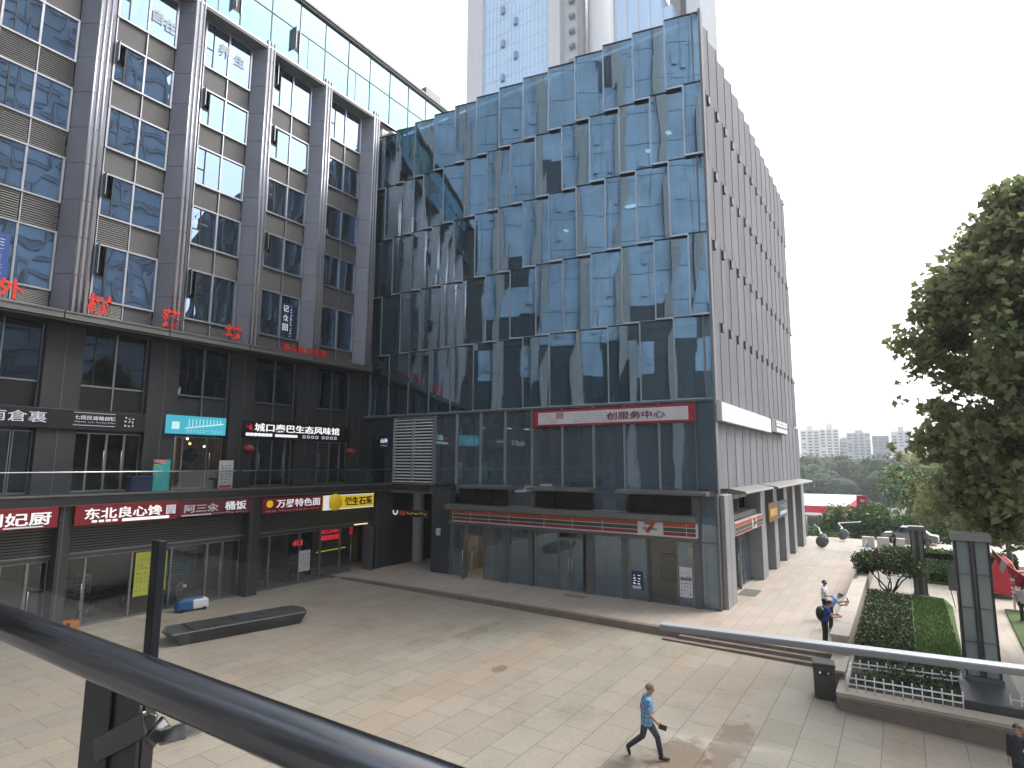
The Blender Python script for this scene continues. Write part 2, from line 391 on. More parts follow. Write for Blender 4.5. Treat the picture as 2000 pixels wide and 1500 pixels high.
for k in range(-3, 5):
    a0, a1 = uL(k), uL(k) + 3.0; am = a0 + 1.5
    for r, (z0, z1) in enumerate(ROWS):
        fr = MB()
        for a in (a0 + .035, am, a1 - .035): WL.box(fr, a - .045, a + .045, z0, z1, -.06, .07)
        WL.box(fr, a0, a1, z0 - .04, z0 + .045, -.06, .09); WL.box(fr, a0, a1, z1 - .045, z1 + .04, -.06, .09)
        op = (k, r) in opens
        zc = z0 + (z1 - z0) * .42
        # dark casement bars in the left half
        WL.box(fr, a0 + .52, a0 + .57, z0, z1, -.05, .03, 1); WL.box(fr, a0 + .06, a0 + .52, zc - .025, zc + .025, -.05, .03, 1)
        w = fr.build('window', [trim, dark_m], lb)
        p = MB(); WL.quad(p, a0 + .57, am, z0, z1, -.01, wob=.012); WL.quad(p, a0, a0 + .54, z0, zc, -.01, wob=.006)
        if not op: WL.quad(p, a0, a0 + .54, zc, z1, -.012, wob=.006)
        p.build('pane', g_left, w)
        p = MB(); WL.quad(p, am, a1, z0, z1, -.01, wob=.014); p.build('pane', g_left, w)
        if op:
            c = MB(); h0, h1 = zc + .03, z1 - .05; a = a0 + .08
            t = .42
            for q0, q1, s0, s1 in ((0, t, h0, h0 + .05), (0, t, h1 - .05, h1), (0, .05, h0, h1), (t - .05, t, h0, h1)):
                c.box(a - .02, a + .02, 33 - .02 - q1, 33 - .02 - q0, s0, s1)
            c.poly([(a, 33 - .02, h0), (a, 33 - .02 - t, h0), (a, 33 - .02 - t, h1), (a, 33 - .02, h1)], 1)
            c.build('casement', [alu, g_low], w)
            b = MB(); WL.quad(b, a0 + .06, a0 + .54, zc, z1, -.35); b.build('shade_sheet', black_m, w)  # black sheet stands for the unlit room behind the open casement
    for r, (z0, z1) in enumerate(SPAN):
        for h, (b0, b1) in enumerate(((a0, am), (am, a1))):
            s = MB()
            WL.box(s, b0 + .02, b1 - .02, z0, z1, -.12, -.05)
            if (k, r, h) in louv:
                n = 12
                for q in range(n):
                    z = z0 + .1 + (z1 - z0 - .15) * q / n
                    s.hexa([WL.P(b0 + .05, z, -.05), WL.P(b1 - .05, z, -.05), WL.P(b1 - .05, z + .01, .05), WL.P(b0 + .05, z + .01, .05),
                            WL.P(b0 + .05, z + .045, -.05), WL.P(b1 - .05, z + .045, -.05), WL.P(b1 - .05, z + .05, .03), WL.P(b0 + .05, z + .05, .03)])
            else:
                for q in range(14):
                    z = z0 + .06 + (z1 - z0 - .1) * q / 14
                    WL.box(s, b0 + .03, b1 - .03, z, z + .025, -.051, -.035)
            WL.box(s, b0, b0 + .05, z0, z1, -.06, .05, 1)
            s.build('spandrel', [spandrel_m, trim], lb)
# pillars
for k in range(-3, 5):
    b = uL(k) + 3.0
    mb = MB(); tr_ = MB()
    z = 13.93
    while z < 33.3:
        z2 = min(33.9, z + 1.86)
        mb.prism([(b + .02, 33.02), (b + .52, 32.15), (b + 1.05, 32.15), (b + 1.58, 33.02)], z, z2 - .025)
        z = z2
    mb.prism([(b + .1, 33.05), (b + .56, 32.24), (b + 1.0, 32.24), (b + 1.5, 33.05)], 13.93, 33.85, 1)
    p = mb.build('pillar', [pillar_m, dark_m], lb)
    for a in (b + .56, b + .80, b + 1.04): tr_.tube([(a, 32.14, 13.95), (a, 32.14, 33.85)], .055, 8)
    tr_.build('pillar_trim', pillar_l, p, smooth=True)
# header beams, splayed soffits over each bay
mb = MB()
mb.box(-6, 30.4, 32.16, 32.5, 33.28, 33.45)
for k in range(-3, 5):
    a0, a1 = uL(k), uL(k) + 3.0
    mb.hexa([(a0 - .4, 32.2, 33.26), (a1 + .4, 32.2, 33.26), (a1, 33.02, 33.24), (a0, 33.02, 33.24), (a0 - .4, 32.2, 33.3), (a1 + .4, 32.2, 33.3), (a1, 33.02, 33.3), (a0, 33.02, 33.3)], 1)
mb.box(-6, 41, 32.12, 32.2, 33.42, 33.52, 2)
mb.build('header_beam', [fascia_m, spandrel_m, trim], lb)
# glazed top storey
WT = Wall('L', 32.2)
mu = [-2.7 + 2.12 * i for i in range(21)]
zb, zm, zt = 33.52, 35.95, 38.1
for i in range(len(mu) - 1):
    for z0, z1 in ((zb, zm), (zm, zt)):
        p = MB(); WT.quad(p, mu[i], mu[i + 1], z0, z1, 0, wob=.006); p.build('curtain_pane', g_top, lb)
fr = MB()
for a in mu: WT.box(fr, a - .03, a + .03, zb, zt, -.08, .035)
WT.box(fr, mu[0], mu[-1], zm - .035, zm + .035, -.08, .034)
for i, s in ((8, 0), (9, .6), (12, 0), (14, .55)):
    WT.box(fr, mu[i] + .7, mu[i] + .73, zb, zm, -.05, .02)
fr.build('curtain_frame', dark_m, lb)
for a in (mu[9] + 1.62, mu[11] + 1.62, mu[7] + 1.62):
    c = MB(); WT.box(c, a, a + .46, zb + .85, zm - .06, .004, .02); WT.box(c, a - .03, a, zb + .82, zm - .03, .0, .4, 1); WT.box(c, a + .46, a + .49, zb + .82, zm - .03, 0, .1, 1)  # black plate on the glass stands for the shaded open gap
    c.build('casement', [black_m, alu], lb)
mb = MB(); mb.box(-6, 42, 32.02, 32.3, 38.1, 38.26); mb.box(-6, 42, 31.92, 33.3, 38.26, 38.42); mb.box(-6, 29.5, 32.6, 34, 38.42, 38.9)
mb.build('roof_coping', fascia_m, lb)
mb = MB(); mb.box(36.6, 38.6, 33.2, 35.2, 38.42, 40.3); mb.build('roof_cabin', grey_m, lb)
# ceiling lamps seen through the panes
for (k, r, a, c) in ((4, 3, .9, .5), (2, 1, 1.0, .8), (2, 0, 1.3, .3), (2, 0, 2.1, 1.5), (3, 2, .8, .7)):
    b = MB(); z = ROWS[r][1] - .15; x = uL(k) + a
    b.box(x, x + (1.0 if r else .12), 34.0 + c, 34.12 + c, z, z + .03); b.build('ceiling_light', lit_cl, lb)
# canopy between offices and deck shops
mb = MB()
for i, (a, b) in enumerate(((-4, 6.2), (6.25, 10.9), (10.95, 15.6), (15.65, 20.2), (20.25, 24.8), (24.85, 30.0))):
    mb.box(a, b, 31.72, 33.2, 13.72, 13.86); mb.box(a, b, 31.7, 31.78, 13.52, 13.86, 1); mb.box(a, b, 31.66, 31.74, 13.80, 13.88, 1)
mb.box(-4, 30, 31.75, 33.1, 13.4, 13.5, 2)
mb.build('canopy', [dark_m, fascia_m, black_m], lb)
# second storey (deck level) behind the walkway
W2 = Wall('L', 33.2)
for k in range(-3, 5):
    b = uL(k) + 3.0
    mb = MB(); mb.box(b + .02, b + 1.58, 32.85, 33.6, 5.5, 13.4); mb.box(b + .8, b + .84, 32.83, 32.85, 5.5, 13.4, 1)
    mb.build('column', [col_m, grey_m], lb)
    a0, a1 = uL(k), uL(k) + 3.0; am = a0 + 1.5
    fr = MB()
    for a in (a0 + .03, am, a1 - .03): W2.box(fr, a - .035, a + .035, 9.5, 13.4, -.05, .06)
    W2.box(fr, a0, a1, 10.62, 10.7, -.05, .06)
    if k in (1, 2): W2.box(fr, a0 + .55, a0 + .6, 10.7, 13.4, -.04, .03, 1); W2.box(fr, a0, a0 + .55, 11.9, 11.95, -.04, .03, 1)
    w = fr.build('window', [alu, dark_m], lb)
    for b0, b1 in ((a0, am), (am, a1)):
        p = MB(); W2.quad(p, b0, b1, 10.66, 13.4, -.01, wob=.008); p.build('pane', g_low, w)
    for b0, b1 in ((a0, am), (am, a1)):
        s = MB(); W2.box(s, b0 + .04, b1 - .04, 9.4, 10.62, -.14, -.06)
        if k in (0, 1):
            for q in range(10): W2.box(s, b0 + .05, b1 - .05, 9.5 + q * .11, 9.545 + q * .11, -.06, .02)
        s.build('spandrel', col_m, lb)
    W2_ = MB(); W2.box(W2_, a0, a1, 8.35, 9.45, -.2, -.08); W2_.build('sign_backing', black_m, lb)
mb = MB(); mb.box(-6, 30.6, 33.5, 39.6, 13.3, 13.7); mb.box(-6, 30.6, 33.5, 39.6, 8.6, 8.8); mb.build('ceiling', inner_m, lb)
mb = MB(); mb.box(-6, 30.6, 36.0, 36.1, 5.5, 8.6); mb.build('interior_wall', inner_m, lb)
def door(wall, a0, a1, z0, z1, parent, pane, frame, handle=None, d=0, hl=1.0, hz=.95):
    """framed glass leaf; handle = position along the wall of a long vertical bar"""
    fr = MB(); t = .05
    for b0, b1, y0, y1 in ((a0, a0 + t, z0, z1), (a1 - t, a1, z0, z1), (a0 + t, a1 - t, z0, z0 + .09), (a0 + t, a1 - t, z1 - t, z1)):
        wall.box(fr, b0, b1, y0, y1, d - .03, d + .03)
    o = fr.build('door', frame, parent)
    p = MB(); wall.quad(p, a0 + t, a1 - t, z0 + .09, z1 - t, d, wob=.003); p.build('pane', pane, o)
    if handle is not None:
        h = MB(); h.tube([wall.P(handle, z0 + hz, d + .03), wall.P(handle, z0 + hz, d + .09), wall.P(handle, z0 + hz + hl, d + .09), wall.P(handle, z0 + hz + hl, d + .03)], .018, 8)
        h.build('handle', steel, o, smooth=True)
    return o
def shopwin(wall, a0, a1, z0, z1, parent, pane, frame, d=0, mulls=(), name='shop_window'):
    fr = MB(); t = .045
    for b0, b1, y0, y1 in ((a0, a0 + t, z0, z1), (a1 - t, a1, z0, z1), (a0 + t, a1 - t, z0, z0 + .07), (a0 + t, a1 - t, z1 - t, z1)):
        wall.box(fr, b0, b1, y0, y1, d - .04, d + .05)
    for a in mulls: wall.box(fr, a - .025, a + .025, z0 + .07, z1 - t, d - .03, d + .04)
    o = fr.build(name, frame, parent)
    cuts = [a0 + t, *mulls, a1 - t]
    for c0, c1 in zip(cuts, cuts[1:]):
        p = MB(); wall.quad(p, c0, c1, z0 + .07, z1 - t, d, wob=.004); p.build('pane', pane, o)
    return o
zt2 = 8.38
for k, items in {
    0: (('w', 7.7, 9.9), ('w', 9.95, 10.7)),
    1: (('w', 12.3, 12.95), ('d', 12.95, 13.75, 13.65), ('d', 13.75, 14.55, 14.45), ('w', 14.55, 15.3)),
    2: (('w', 16.9, 17.5), ('w', 17.5, 18.9), ('d', 18.9, 19.8, 19.05)),
    3: (('w', 21.5, 22.1), ('d', 22.1, 23.1, 22.2), ('d', 23.1, 24.05, 23.9), ('w', 24.05, 24.5)),
    4: (('w', 26.0, 26.6), ('d', 26.6, 27.6, 26.75), ('d', 27.6, 28.5, 28.4), ('w', 28.5, 29.1)), -1: (('w', 3.1, 6.1),), -2: (('w', -1.5, 1.5),), -3: (('w', -6, -3.1),)}.items():
    for it in items:
        if it[0] == 'w': shopwin(W2, it[1], it[2], 5.52, zt2, lb, g_shop, alu, -.02)
        else: door(W2, it[1], it[2], 5.52, zt2, lb, g_shop, alu, it[3], -.02, 1.5, .5)
# warm lit cafe room behind bay 2
mb = MB(); mb.box(17.2, 17.3, 33.4, 35.9, 5.5, 8.5); mb.box(20.4, 20.5, 33.4, 35.9, 5.5, 8.5); mb.box(17.2, 20.5, 35.85, 35.95, 5.5, 8.5)
mb.build('cafe_wall', warm_m, lb)
for x, y, z in ((17.75, 35.2, 7.75), (18.9, 35.0, 8.05), (19.6, 34.7, 7.9), (18.3, 34.2, 8.3)):
    b = MB(); b.ball((x, y, z), .07); b.build('cafe_lamp', lit_warm, lb)
# walkway deck with its glass rail
mb = MB(); mb.box(-6, 30.4, 29.62, 33.2, 5.3, 5.5); mb.box(-6, 30.4, 29.5, 29.62, 5.18, 5.62); mb.box(-6, 30.4, 29.46, 29.5, 5.52, 5.60, 1); mb.box(-6, 30.4, 29.55, 30.3, 5.1, 5.18, 1)
mb.box(30.0, 30.6, 26.0, 30.6, 5.15, 5.55)
mb.build('deck', [dark_m, fascia_m], lb)
for i in range(18):
    a = -5.5 + i * 2.0
    if a + 1.98 > 30.3: break
    p = MB(); p.poly([(a, 29.57, 5.62), (a + 1.98, 29.57, 5.62), (a + 1.98, 29.57, 6.5), (a, 29.57, 6.5)]); p.build('deck_rail_pane', g_deck, lb)
mb = MB(); mb.tube([(-6, 29.57, 6.53), (30.4, 29.57, 6.53)], .028, 8); mb.build('deck_rail', steel, lb, smooth=True)
# ground storey shops
W1 = Wall('L', 30.4)
for a, b in ((2.1, 2.6), (10.83, 11.3), (19.56, 20.25), (28.85, 30.5)):
    mb = MB(); mb.box(a, b, 29.72, 30.9, -.3, 5.2); mb.box(a + .12, a + .16, 29.70, 29.72, -.3, 5.2, 1); mb.build('column', [col_m, grey_m], lb)
mb = MB()
for a, b in ((-5, 2.1), (2.6, 10.83), (11.3, 19.56), (20.25, 28.85)):
    mb.box(a, b, 30.3, 30.5, 2.85, 3.1); mb.box(a, b, 30.15, 30.5, 3.02, 3.08, 1)
    for q in range(9): mb.box(a, b, 30.32, 30.4, 3.14 + q * .12, 3.20 + q * .12, 2)
    mb.box(a, b, 30.42, 30.5, 3.1, 5.2, 3)
mb.build('shopfront_header', [grey_m, alu, fascia_m, dark_m], lb)
for it in (('w', -3, 2.1, ()), ('w', 2.6, 8.2, (5.4,)), ('d', 8.2, 9.2, 9.1), ('w', 9.2, 10.1, ()), ('d', 10.1, 10.8, 10.2),
           ('d', 11.32, 12.2, 12.1), ('w', 12.2, 14.1, ()), ('w', 14.1, 15.9, (15.0,)), ('w', 15.9, 17.7, ()), ('d', 17.7, 18.5, 18.4), ('d', 18.55, 19.5, 19.4),
           ('w', 20.27, 20.6, ()), ('d', 20.6, 21.35, 21.25), ('w', 21.35, 23.4, ()), ('w', 23.4, 24.9, ()), ('w', 24.9, 26.45, ()), ('d', 26.45, 27.4, 27.3), ('w', 28.5, 28.85, ())):
    if it[0] == 'w': shopwin(W1, it[1], it[2], -.12, 2.84, lb, g_shop, alu, 0, it[3])
    else: door(W1, it[1], it[2], -.12, 2.84, lb, g_shop, alu, it[3], .02, 1.1, .7)
# one leaf stands open
mb = MB(); mb.box(28.4, 28.46, 29.5, 30.4, -.1, 2.8, 0); mb.build('door', grey_m, lb)
# fittings in the dim shops: tables, counters, and lamps added to brighten them
rnd = random.Random(12)
for (x, y) in ((13.2, 32.5), (15.4, 33.4), (17.0, 32.2), (6.5, 32.4), (4.5, 33.5), (22.0, 32.0), (24.2, 32.2), (25.8, 32.8), (14.4, 34.8), (8.5, 34)):
    mb = MB(); mb.box(x - .6, x + .6, y - .35, y + .35, .58, .63); mb.tube([(x, y, -.13), (x, y, .58)], .04, 6); mb.box(x - .25, x + .25, y - .2, y + .2, -.13, -.10); mb.build('shop_table', inner_b, lb)
    mb = MB(); mb.box(x - .5, x - .1, y - .75, y - .4, .28, .32); mb.box(x - .5, x - .1, y - .78, y - .74, .3, .75)
    for q in (-.47, -.13): mb.box(x + q - .02, x + q + .02, y - .72, y - .44, -.13, .28)
    mb.build('shop_chair', dark_m, lb)
for (x, y, l) in ((13, 33, .5), (16.5, 34, .6), (18.6, 32.6, .3), (6.5, 33, .6), (21.6, 32.5, .3), (27.9, 31.8, .3)):
    b = MB(); b.box(x - l, x + l, y - .06, y + .06, 3.3, 3.34); b.build('shop_fill_light', E('fill_glow', (1, .82, .6), 3) if 'fill_glow' not in MATS else MATS['fill_glow'], lb)  # glowing strips added as fill for the shop interiors
for (x0, x1, z0, z1, y, c) in ((12.0, 13.2, 1.3, 2.4, 36.0, (.5, .42, .3)), (16.2, 17.2, .8, 2.3, 33.9, (.35, .05, .06)), (16.3, 17.6, 1.2, 2.0, 31.6, (.16, .3, .32)), (4.0, 5.6, 1.2, 2.3, 34.5, (.3, .36, .3)), (7.0, 8.0, .9, 2.2, 33.0, (.12, .2, .34)), (21.6, 22.6, 1.2, 2.2, 33.4, (.5, .36, .2)), (24.2, 25.6, .6, 1.2, 32.6, (.4, .38, .34)), (18.2, 19.2, 1.0, 2.2, 33.9, (.42, .3, .12)), (13.3, 14.0, .4, 1.5, 34.0, (.3, .3, .3))):
    n_ = 'shop_board%d' % len(MATS); mb = MB(); mb.box(x0, x1, y, y + .04, z0, z1)
    for q in range(5): mb.box(x0 + .1, x1 - .1 - .1 * (q % 2), y - .01, y, z0 + .1 + (z1 - z0) * .18 * q, z0 + .1 + (z1 - z0) * .18 * q + .06, 1)
    mb.build('menu_board', [M(n_, c, .6, 0, .25, 4), ink], lb)
mb = MB(); mb.box(12.3, 13.9, 36.2, 36.9, -.1, 1.0); mb.box(23.6, 26, 35, 35.6, -.1, 1.0); mb.build('shop_counter', grey_m, lb)
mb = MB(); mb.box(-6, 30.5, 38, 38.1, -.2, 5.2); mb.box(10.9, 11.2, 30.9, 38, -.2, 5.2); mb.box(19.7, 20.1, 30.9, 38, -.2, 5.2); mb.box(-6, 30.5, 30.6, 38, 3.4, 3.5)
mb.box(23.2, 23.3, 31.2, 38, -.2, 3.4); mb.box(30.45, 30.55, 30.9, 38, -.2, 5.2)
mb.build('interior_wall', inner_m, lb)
mb = MB(); mb.box(21.0, 23.1, 33.5, 33.6, -.1, 3.3); mb.box(17.9, 19.6, 34, 34.1, -.1, 3.3); mb.box(26.4, 30.4, 33, 33.1, -.1, 3.3); mb.build('interior_partition', inner_b, lb)
mb = MB(); mb.box(-6, 30.5, 30.45, 38, -.25, -.135); mb.build('interior_floor', grey_m, lb)
# ------------------------------------------------------------------ GLASS BUILDING
gb = thing('glass_building', 'blue glass office building with staggered tilted panes and grey metal fins round its corner', 'building', (45, 20, 0))
ZL = [10.3, 14.72, 19.2, 23.6, 27.8, 32.1]
XF, XB = 30.4, 30.8                  # pane edges: left edge stands forward, right edge sits back
rnd = random.Random(5)
for r in range(5):
    z0, z1 = ZL[r], ZL[r + 1]
    first = 9.62 if r % 2 == 0 else 8.68
    edges = [7.72, first]
    while edges[-1] + 1.893 < 33.0: edges.append(edges[-1] + 1.893)
    edges.append(33.2)
    for yr, yl in zip(edges, edges[1:]):
        f = (yl - yr) / 1.893
        xb = XF + (XB - XF) * min(1, f)
        w = [rnd.uniform(-.012, .012) for _ in range(4)]
        p = MB(); p.poly([(XF + w[0], yl, z0), (XF + w[1], yl, z1), (xb + w[2], yr, z1), (xb + w[3], yr, z0)])
        o = p.build('glass_panel', g_blue, gb)
        fr = MB()
        fr.box(XF - .03, XF + .10, yl - .035, yl + .04, z0 - .02, z1 - .02)
        d = Vector((xb - XF, yr - yl, 0)); n = Vector((d.y, -d.x, 0)).normalized(); 
        if n.x > 0: n = -n
        mid = Vector((XF, yl, 0)) + d / 2; h = d / 2
        fr.obox((mid.x, mid.y, z0 + .02), h, n * .05, (0, 0, .045)); fr.obox((mid.x, mid.y, z1 - .03), h, n * .04, (0, 0, .03), 1)
        # soffit and head closing the saw-tooth
        fr.poly([(XF, yl, z0 - .03), (xb, yr, z0 - .03), (xb + .3, yr, z0 - .03), (xb + .3, yl, z0 - .03)], 1)
        fr.poly([(XF, yl, z1 - .01), (xb, yr, z1 - .01), (xb + .3, yr, z1 - .01), (xb + .3, yl, z1 - .01)], 2)
        fr.poly([(XF, yl, z0), (XB + .05, yl, z0), (XB + .05, yl, z1), (XF, yl, z1)], 2)
        fr.build('panel_frame', [trim, dark_m, grey_m], o)
mb = MB()
for z in ZL[:-1] + [5.3]: mb.box(31.15, 40, 8.2, 33.2, z - .3, z + .12)
mb.box(31.1, 60, 8.1, 34, 31.6, 31.9)
mb.build('floor_slab', slab_m, gb)
mb = MB(); mb.box(40, 40.2, 8.2, 33.3, -.2, 31.7); mb.box(30.7, 60, 33.3, 33.4, -.2, 31.7); mb.box(59.6, 59.8, 8.6, 33, -.2, 31.7)
mb.build('wall', inner_m, gb)
for y in (9.6, 14.6, 19.6, 24.6, 29.6):
    mb = MB(); mb.tube([(32.9, y, 0), (32.9, y, 31.6)], .42, 16); mb.build('inner_column', colin_m, gb, smooth=True)
for (y, z, l) in ((12.9, 22.9, .9), (14.8, 22.4, .5), (17.6, 22.3, .25), (10.5, 27.0, .3), (11.8, 26.2, .3), (24.4, 9.4, .5), (20.6, 9.2, .35), (22.1, 9.3, .35)):
    b = MB(); b.box(33.2, 33.6, y - l / 2, y + l / 2, z, z + .03); b.build('ceiling_light', lit_cl, gb)
# blinds pulled in some bays
bl = M('blind', (.32, .36, .38), .8, 0, .1)
for i in range(26):
    r = rnd.randrange(5); y = 8 + rnd.random() * 24; wd = rnd.choice((.35, .5, .9, 1.6)); dp = rnd.choice((1.0, 3.6, 4.0, 2.4))
    b = MB(); b.box(31.3, 31.34, y, min(32.9, y + wd), ZL[r + 1] - .35 - dp, ZL[r + 1] - .35); b.build('blind', bl, gb)
# side wall of metal fins, stepping back from the corner
FU = 1.93
for r in range(5):
    z0, z1 = ZL[r] + .02, ZL[r + 1] - .02
    u = 30.62 - (0 if r % 2 == 0 else FU / 2)
    while u < 58.4:
        a, b = max(u, 30.62), min(u + FU, 59.2); u += FU
        if b - a < .3: continue
        y1, y0 = 7.76, 7.76 + .36 * (b - a) / FU
        mb = MB(); t = .05
        mb.prism([(a, y0), (b, y1), (b, y1 + t), (a, y0 + t)], z0 - .02, z1 - .03)
        mb.box(b - .05, b, y1 - .02, y1 + .5, z0, z1 - .03)
        mb.poly([(a, y0 + t, z0 + .05), (b, y1 + t, z0 + .05), (b, y1 + .6, z0 + .05), (a, y0 + .6, z0 + .05)], 1)
        mb.poly([(a, y0, z1 - .04), (b, y1, z1 - .04), (b, y1 + .6, z1 - .04), (a, y0 + .6, z1 - .04)])
        if r > 0 and b - a > 1: mb.box(b - .46, b - .06, y1 - .03, y1 + .3, z0 - .5, z0 - .03, 1)  # dark box stands in for the shaded notch under the fin
        mb.build('cladding_fin', [fin_metal, dark_m], gb)
mb = MB(); mb.box(30.42, 30.85, 7.60, 7.73, 10.2, 32.0); mb.build('corner_post', fin_metal, gb)
mb = MB(); mb.box(30.75, 59.5, 8.3, 8.4, 10.2, 31.9); mb.box(59.2, 59.6, 8.0, 33, 0, 31.4)
mb.build('side_wall', dark_m, gb)
for z in ZL[1:]:
    mb = MB(); mb.obox((59.7, 7.75, z - .25), (.65, .12, .18), (0, .05, 0), (0, 0, .04)); mb.build('ledge', grey_m, gb)
# ---- base, front: second storey
WG = Wall('G', 30.5)
mul2 = [26.1, 24.2, 22.28, 20.4, 18.45, 16.4, 14.4, 12.55, 10.6, 8.68]
for a, b in zip(mul2, mul2[1:]):
    p = MB(); WG.quad(p, b, a, 5.6, 10.15, 0, wob=.006); o = p.build('shop_window', g_low if (int(a) % 2) else g_front, gb)
    fr = MB(); WG.box(fr, a - .045, a + .045, 5.6, 10.15, -.06, .12); fr.build('mullion', trim, o)
mb = MB(); WG.box(mb, 7.72, 8.66, 5.7, 10.2, -.02, .06); mb.build('corner_pane', g_front, gb)
mb = MB(); WG.box(mb, 7.72, 33.2, 10.16, 10.28, -.3, .16); WG.box(mb, 7.66, 7.74, 0, 10.2, -.3, .1); WG.box(mb, 8.62, 8.72, 0, 10.2, -.1, .14)
mb.build('edge_trim', grey_m, gb)
mb = MB(); WG.box(mb, 29.95, 33.2, 5.5, 10.15, -.3, -.2); WG.box(mb, 26.1, 30.0, 5.5, 10.15, -.5, -.4); WG.box(mb, 29.85, 30.0, 5.5, 10.15, -.2, .02)
mb.build('wall_panel', M('dark_blue_panel', (.045, .055, .065), .35, .3, .12), gb)
door(WG, 30.9, 32.3, 5.5, 8.9, gb, g_low, dark_m, None, -.18)
# white louvre screen above the passage
lv = MB()
for a in (29.8, 28.0, 26.15): WG.box(lv, a - .05, a + .05, 5.6, 10.05, -.1, .12, 1)
for q in range(21):
    z = 5.66 + q * .21
    lv.hexa([WG.P(26.2, z, -.05), WG.P(29.75, z, -.05), WG.P(29.75, z + .03, .1), WG.P(26.2, z + .03, .1), WG.P(26.2, z + .07, -.05), WG.P(29.75, z + .07, -.05), WG.P(29.75, z + .085, .08), WG.P(26.2, z + .085, .08)])
WG.box(lv, 26.1, 29.85, 5.5, 5.6, -.1, .14, 1); WG.box(lv, 26.1, 29.85, 10.02, 10.1, -.1, .14, 1)
lv.build('louvre', [white_m, trim], gb)
# awnings, louvre boxes and blue glass tongues between the storeys
for a, b in ((23.4, 19.6), (18.25, 14.25), (12.8, 8.0)):
    mb = MB(); mb.hexa([(29.45, b, 5.44), (30.5, b, 5.36), (30.5, a, 5.36), (29.45, a, 5.44), (29.45, b, 5.60), (30.5, b, 5.66), (30.5, a, 5.66), (29.45, a, 5.60)])
    mb.build('awning', fascia_m, gb, bevel=.02)
for a, b in ((24.2, 20.2), (18.42, 14.5), (12.5, 8.72)):
    mb = MB(); WG.box(mb, b, a, 4.4, 5.36, -.4, -.3)
    for q in range(7): WG.box(mb, b, a, 4.5 + q * .12, 4.55 + q * .12, -.28, -.2)
    for q in (.33, .66): WG.box(mb, b + (a - b) * q - .03, b + (a - b) * q + .03, 4.4, 5.36, -.3, -.15)
    mb.build('louvre_box', [black_m], gb)
for a, b in ((20.15, 18.47), (14.45, 12.55)):
    p = MB(); WG.quad(p, b, a, 4.45, 5.58, .06); WG.box(p, b, a, 4.38, 4.46, -.02, .1, 1); p.build('spandrel_pane', [g_front, trim], gb)
# ---- base, front: ground storey
WS = Wall('G', 30.2)
mb = MB(); WS.box(mb, 25.95, 30.4, 4.95, 5.4, -.4, .1); WS.box(mb, 8.6, 24.3, 4.12, 4.42, -.3, .75); WS.box(mb, 8.6, 24.3, 3.15, 3.4, -.2, .35); WS.box(mb, 8.6, 24.3, 4.06, 4.14, -.3, .55)
mb.build('shopfront_header', fascia_m, gb, bevel=.02)
mb = MB(); WS.box(mb, 24.5, 26.0, -.05, 5.4, -.6, -.02); mb.build('wall_panel', MATS['dark_blue_panel'], gb)
for a, b in ((24.35, 24.2), (20.35, 19.95), (18.5, 18.2), (14.78, 14.3), (12.72, 12.38), (8.92, 8.55), (11.36, 11.24)):
    mb = MB(); WS.box(mb, b, a, -.05, 5.4 if b < 8.7 else 3.3, -.35, .14); mb.build('pier', grey_m, gb, bevel=.01)
for a, b in ((24.2, 23.1), (19.95, 18.5), (14.3, 12.72), (12.38, 11.36), (9.78, 8.92), (21.75, 20.35)):
    shopwin(WS, b, a, -.04, 3.25, gb, g_front, alu, .03)
shopwin(WS, 23.1, 21.75, 2.5, 3.25, gb, g_front, alu, -.1, name='transom')
door(WS, 16.55, 18.1, .03, 3.2, gb, g_front, alu, None, .04)
door(WS, 15.75, 16.5, .03, 2.75, gb, g_front, alu, 15.85, .04, 1.15, .55)
door(WS, 15.0, 15.72, .03, 2.75, gb, g_front, alu, 15.63, .04, 1.15, .55)
shopwin(WS, 15.0, 16.5, 2.78, 3.2, gb, g_shop, alu, .04, name='transom')
door(WS, 9.84, 11.2, .0, 3.2, gb, g_shop, grey_m, None, .05)
d0 = MB(); d0.hexa([(30.2, 23.0, 0), (29.3, 22.7, 0), (29.3, 22.65, 0), (30.2, 22.95, 0), (30.2, 23.0, 2.4), (29.3, 22.7, 2.4), (29.3, 22.65, 2.4), (30.2, 22.95, 2.4)]); d0.build('door', g_front, gb)
for yy in (22.62, 21.9):
    h = MB(); h.tube([(29.28, yy, .5), (29.2, yy, .5), (29.2, yy, 1.7), (29.28, yy, 1.7)], .02, 8); h.build('handle', steel, gb, smooth=True)
mb = MB(); WS.quad(mb, 7.78, 8.55, -.02, 3.1, .02); WS.quad(mb, 7.78, 8.55, 3.16, 5.35, .02); WS.box(mb, 7.78, 8.55, 3.09, 3.17, -.1, .06, 1); mb.build('corner_pane', [g_front, grey_m], gb)
mb = MB(); WS.box(mb, 7.66, 7.78, -.04, 5.5, -.3, .1); mb.build('pier', grey_m, gb)
# interior of the corner shop and the passage
mb = MB(); mb.box(36, 36.1, 8, 24.4, 0, 5); mb.box(31, 36, 24.2, 24.3, 0, 5); mb.build('interior_wall', M('shop_wall', (.22, .20, .18), .8, 0, .25), gb)
mb = MB(); mb.box(30.6, 36, 21.2, 21.3, 0, 3.2); mb.box(33.4, 33.5, 21.3, 23.9, 0, 3.2); mb.build('interior_partition', M('beige_wall', (.5, .38, .26), .7, 0, .12), gb)
mb = MB(); mb.box(31.5, 31.6, 9.0, 11.6, .0, 2.9); mb.build('interior_partition', M('tan_wall', (.34, .27, .22), .7, 0, .12), gb)
b = MB(); b.box(31.3, 33.2, 21.6, 22.9, 3.2, 3.25); b.box(32, 34, 9.4, 11.2, 3.2, 3.24); b.build('ceiling_light', E('shop_fill_light', (1, .85, .65), 2.6), gb)  # glow panels added to lighten the corner shop inside
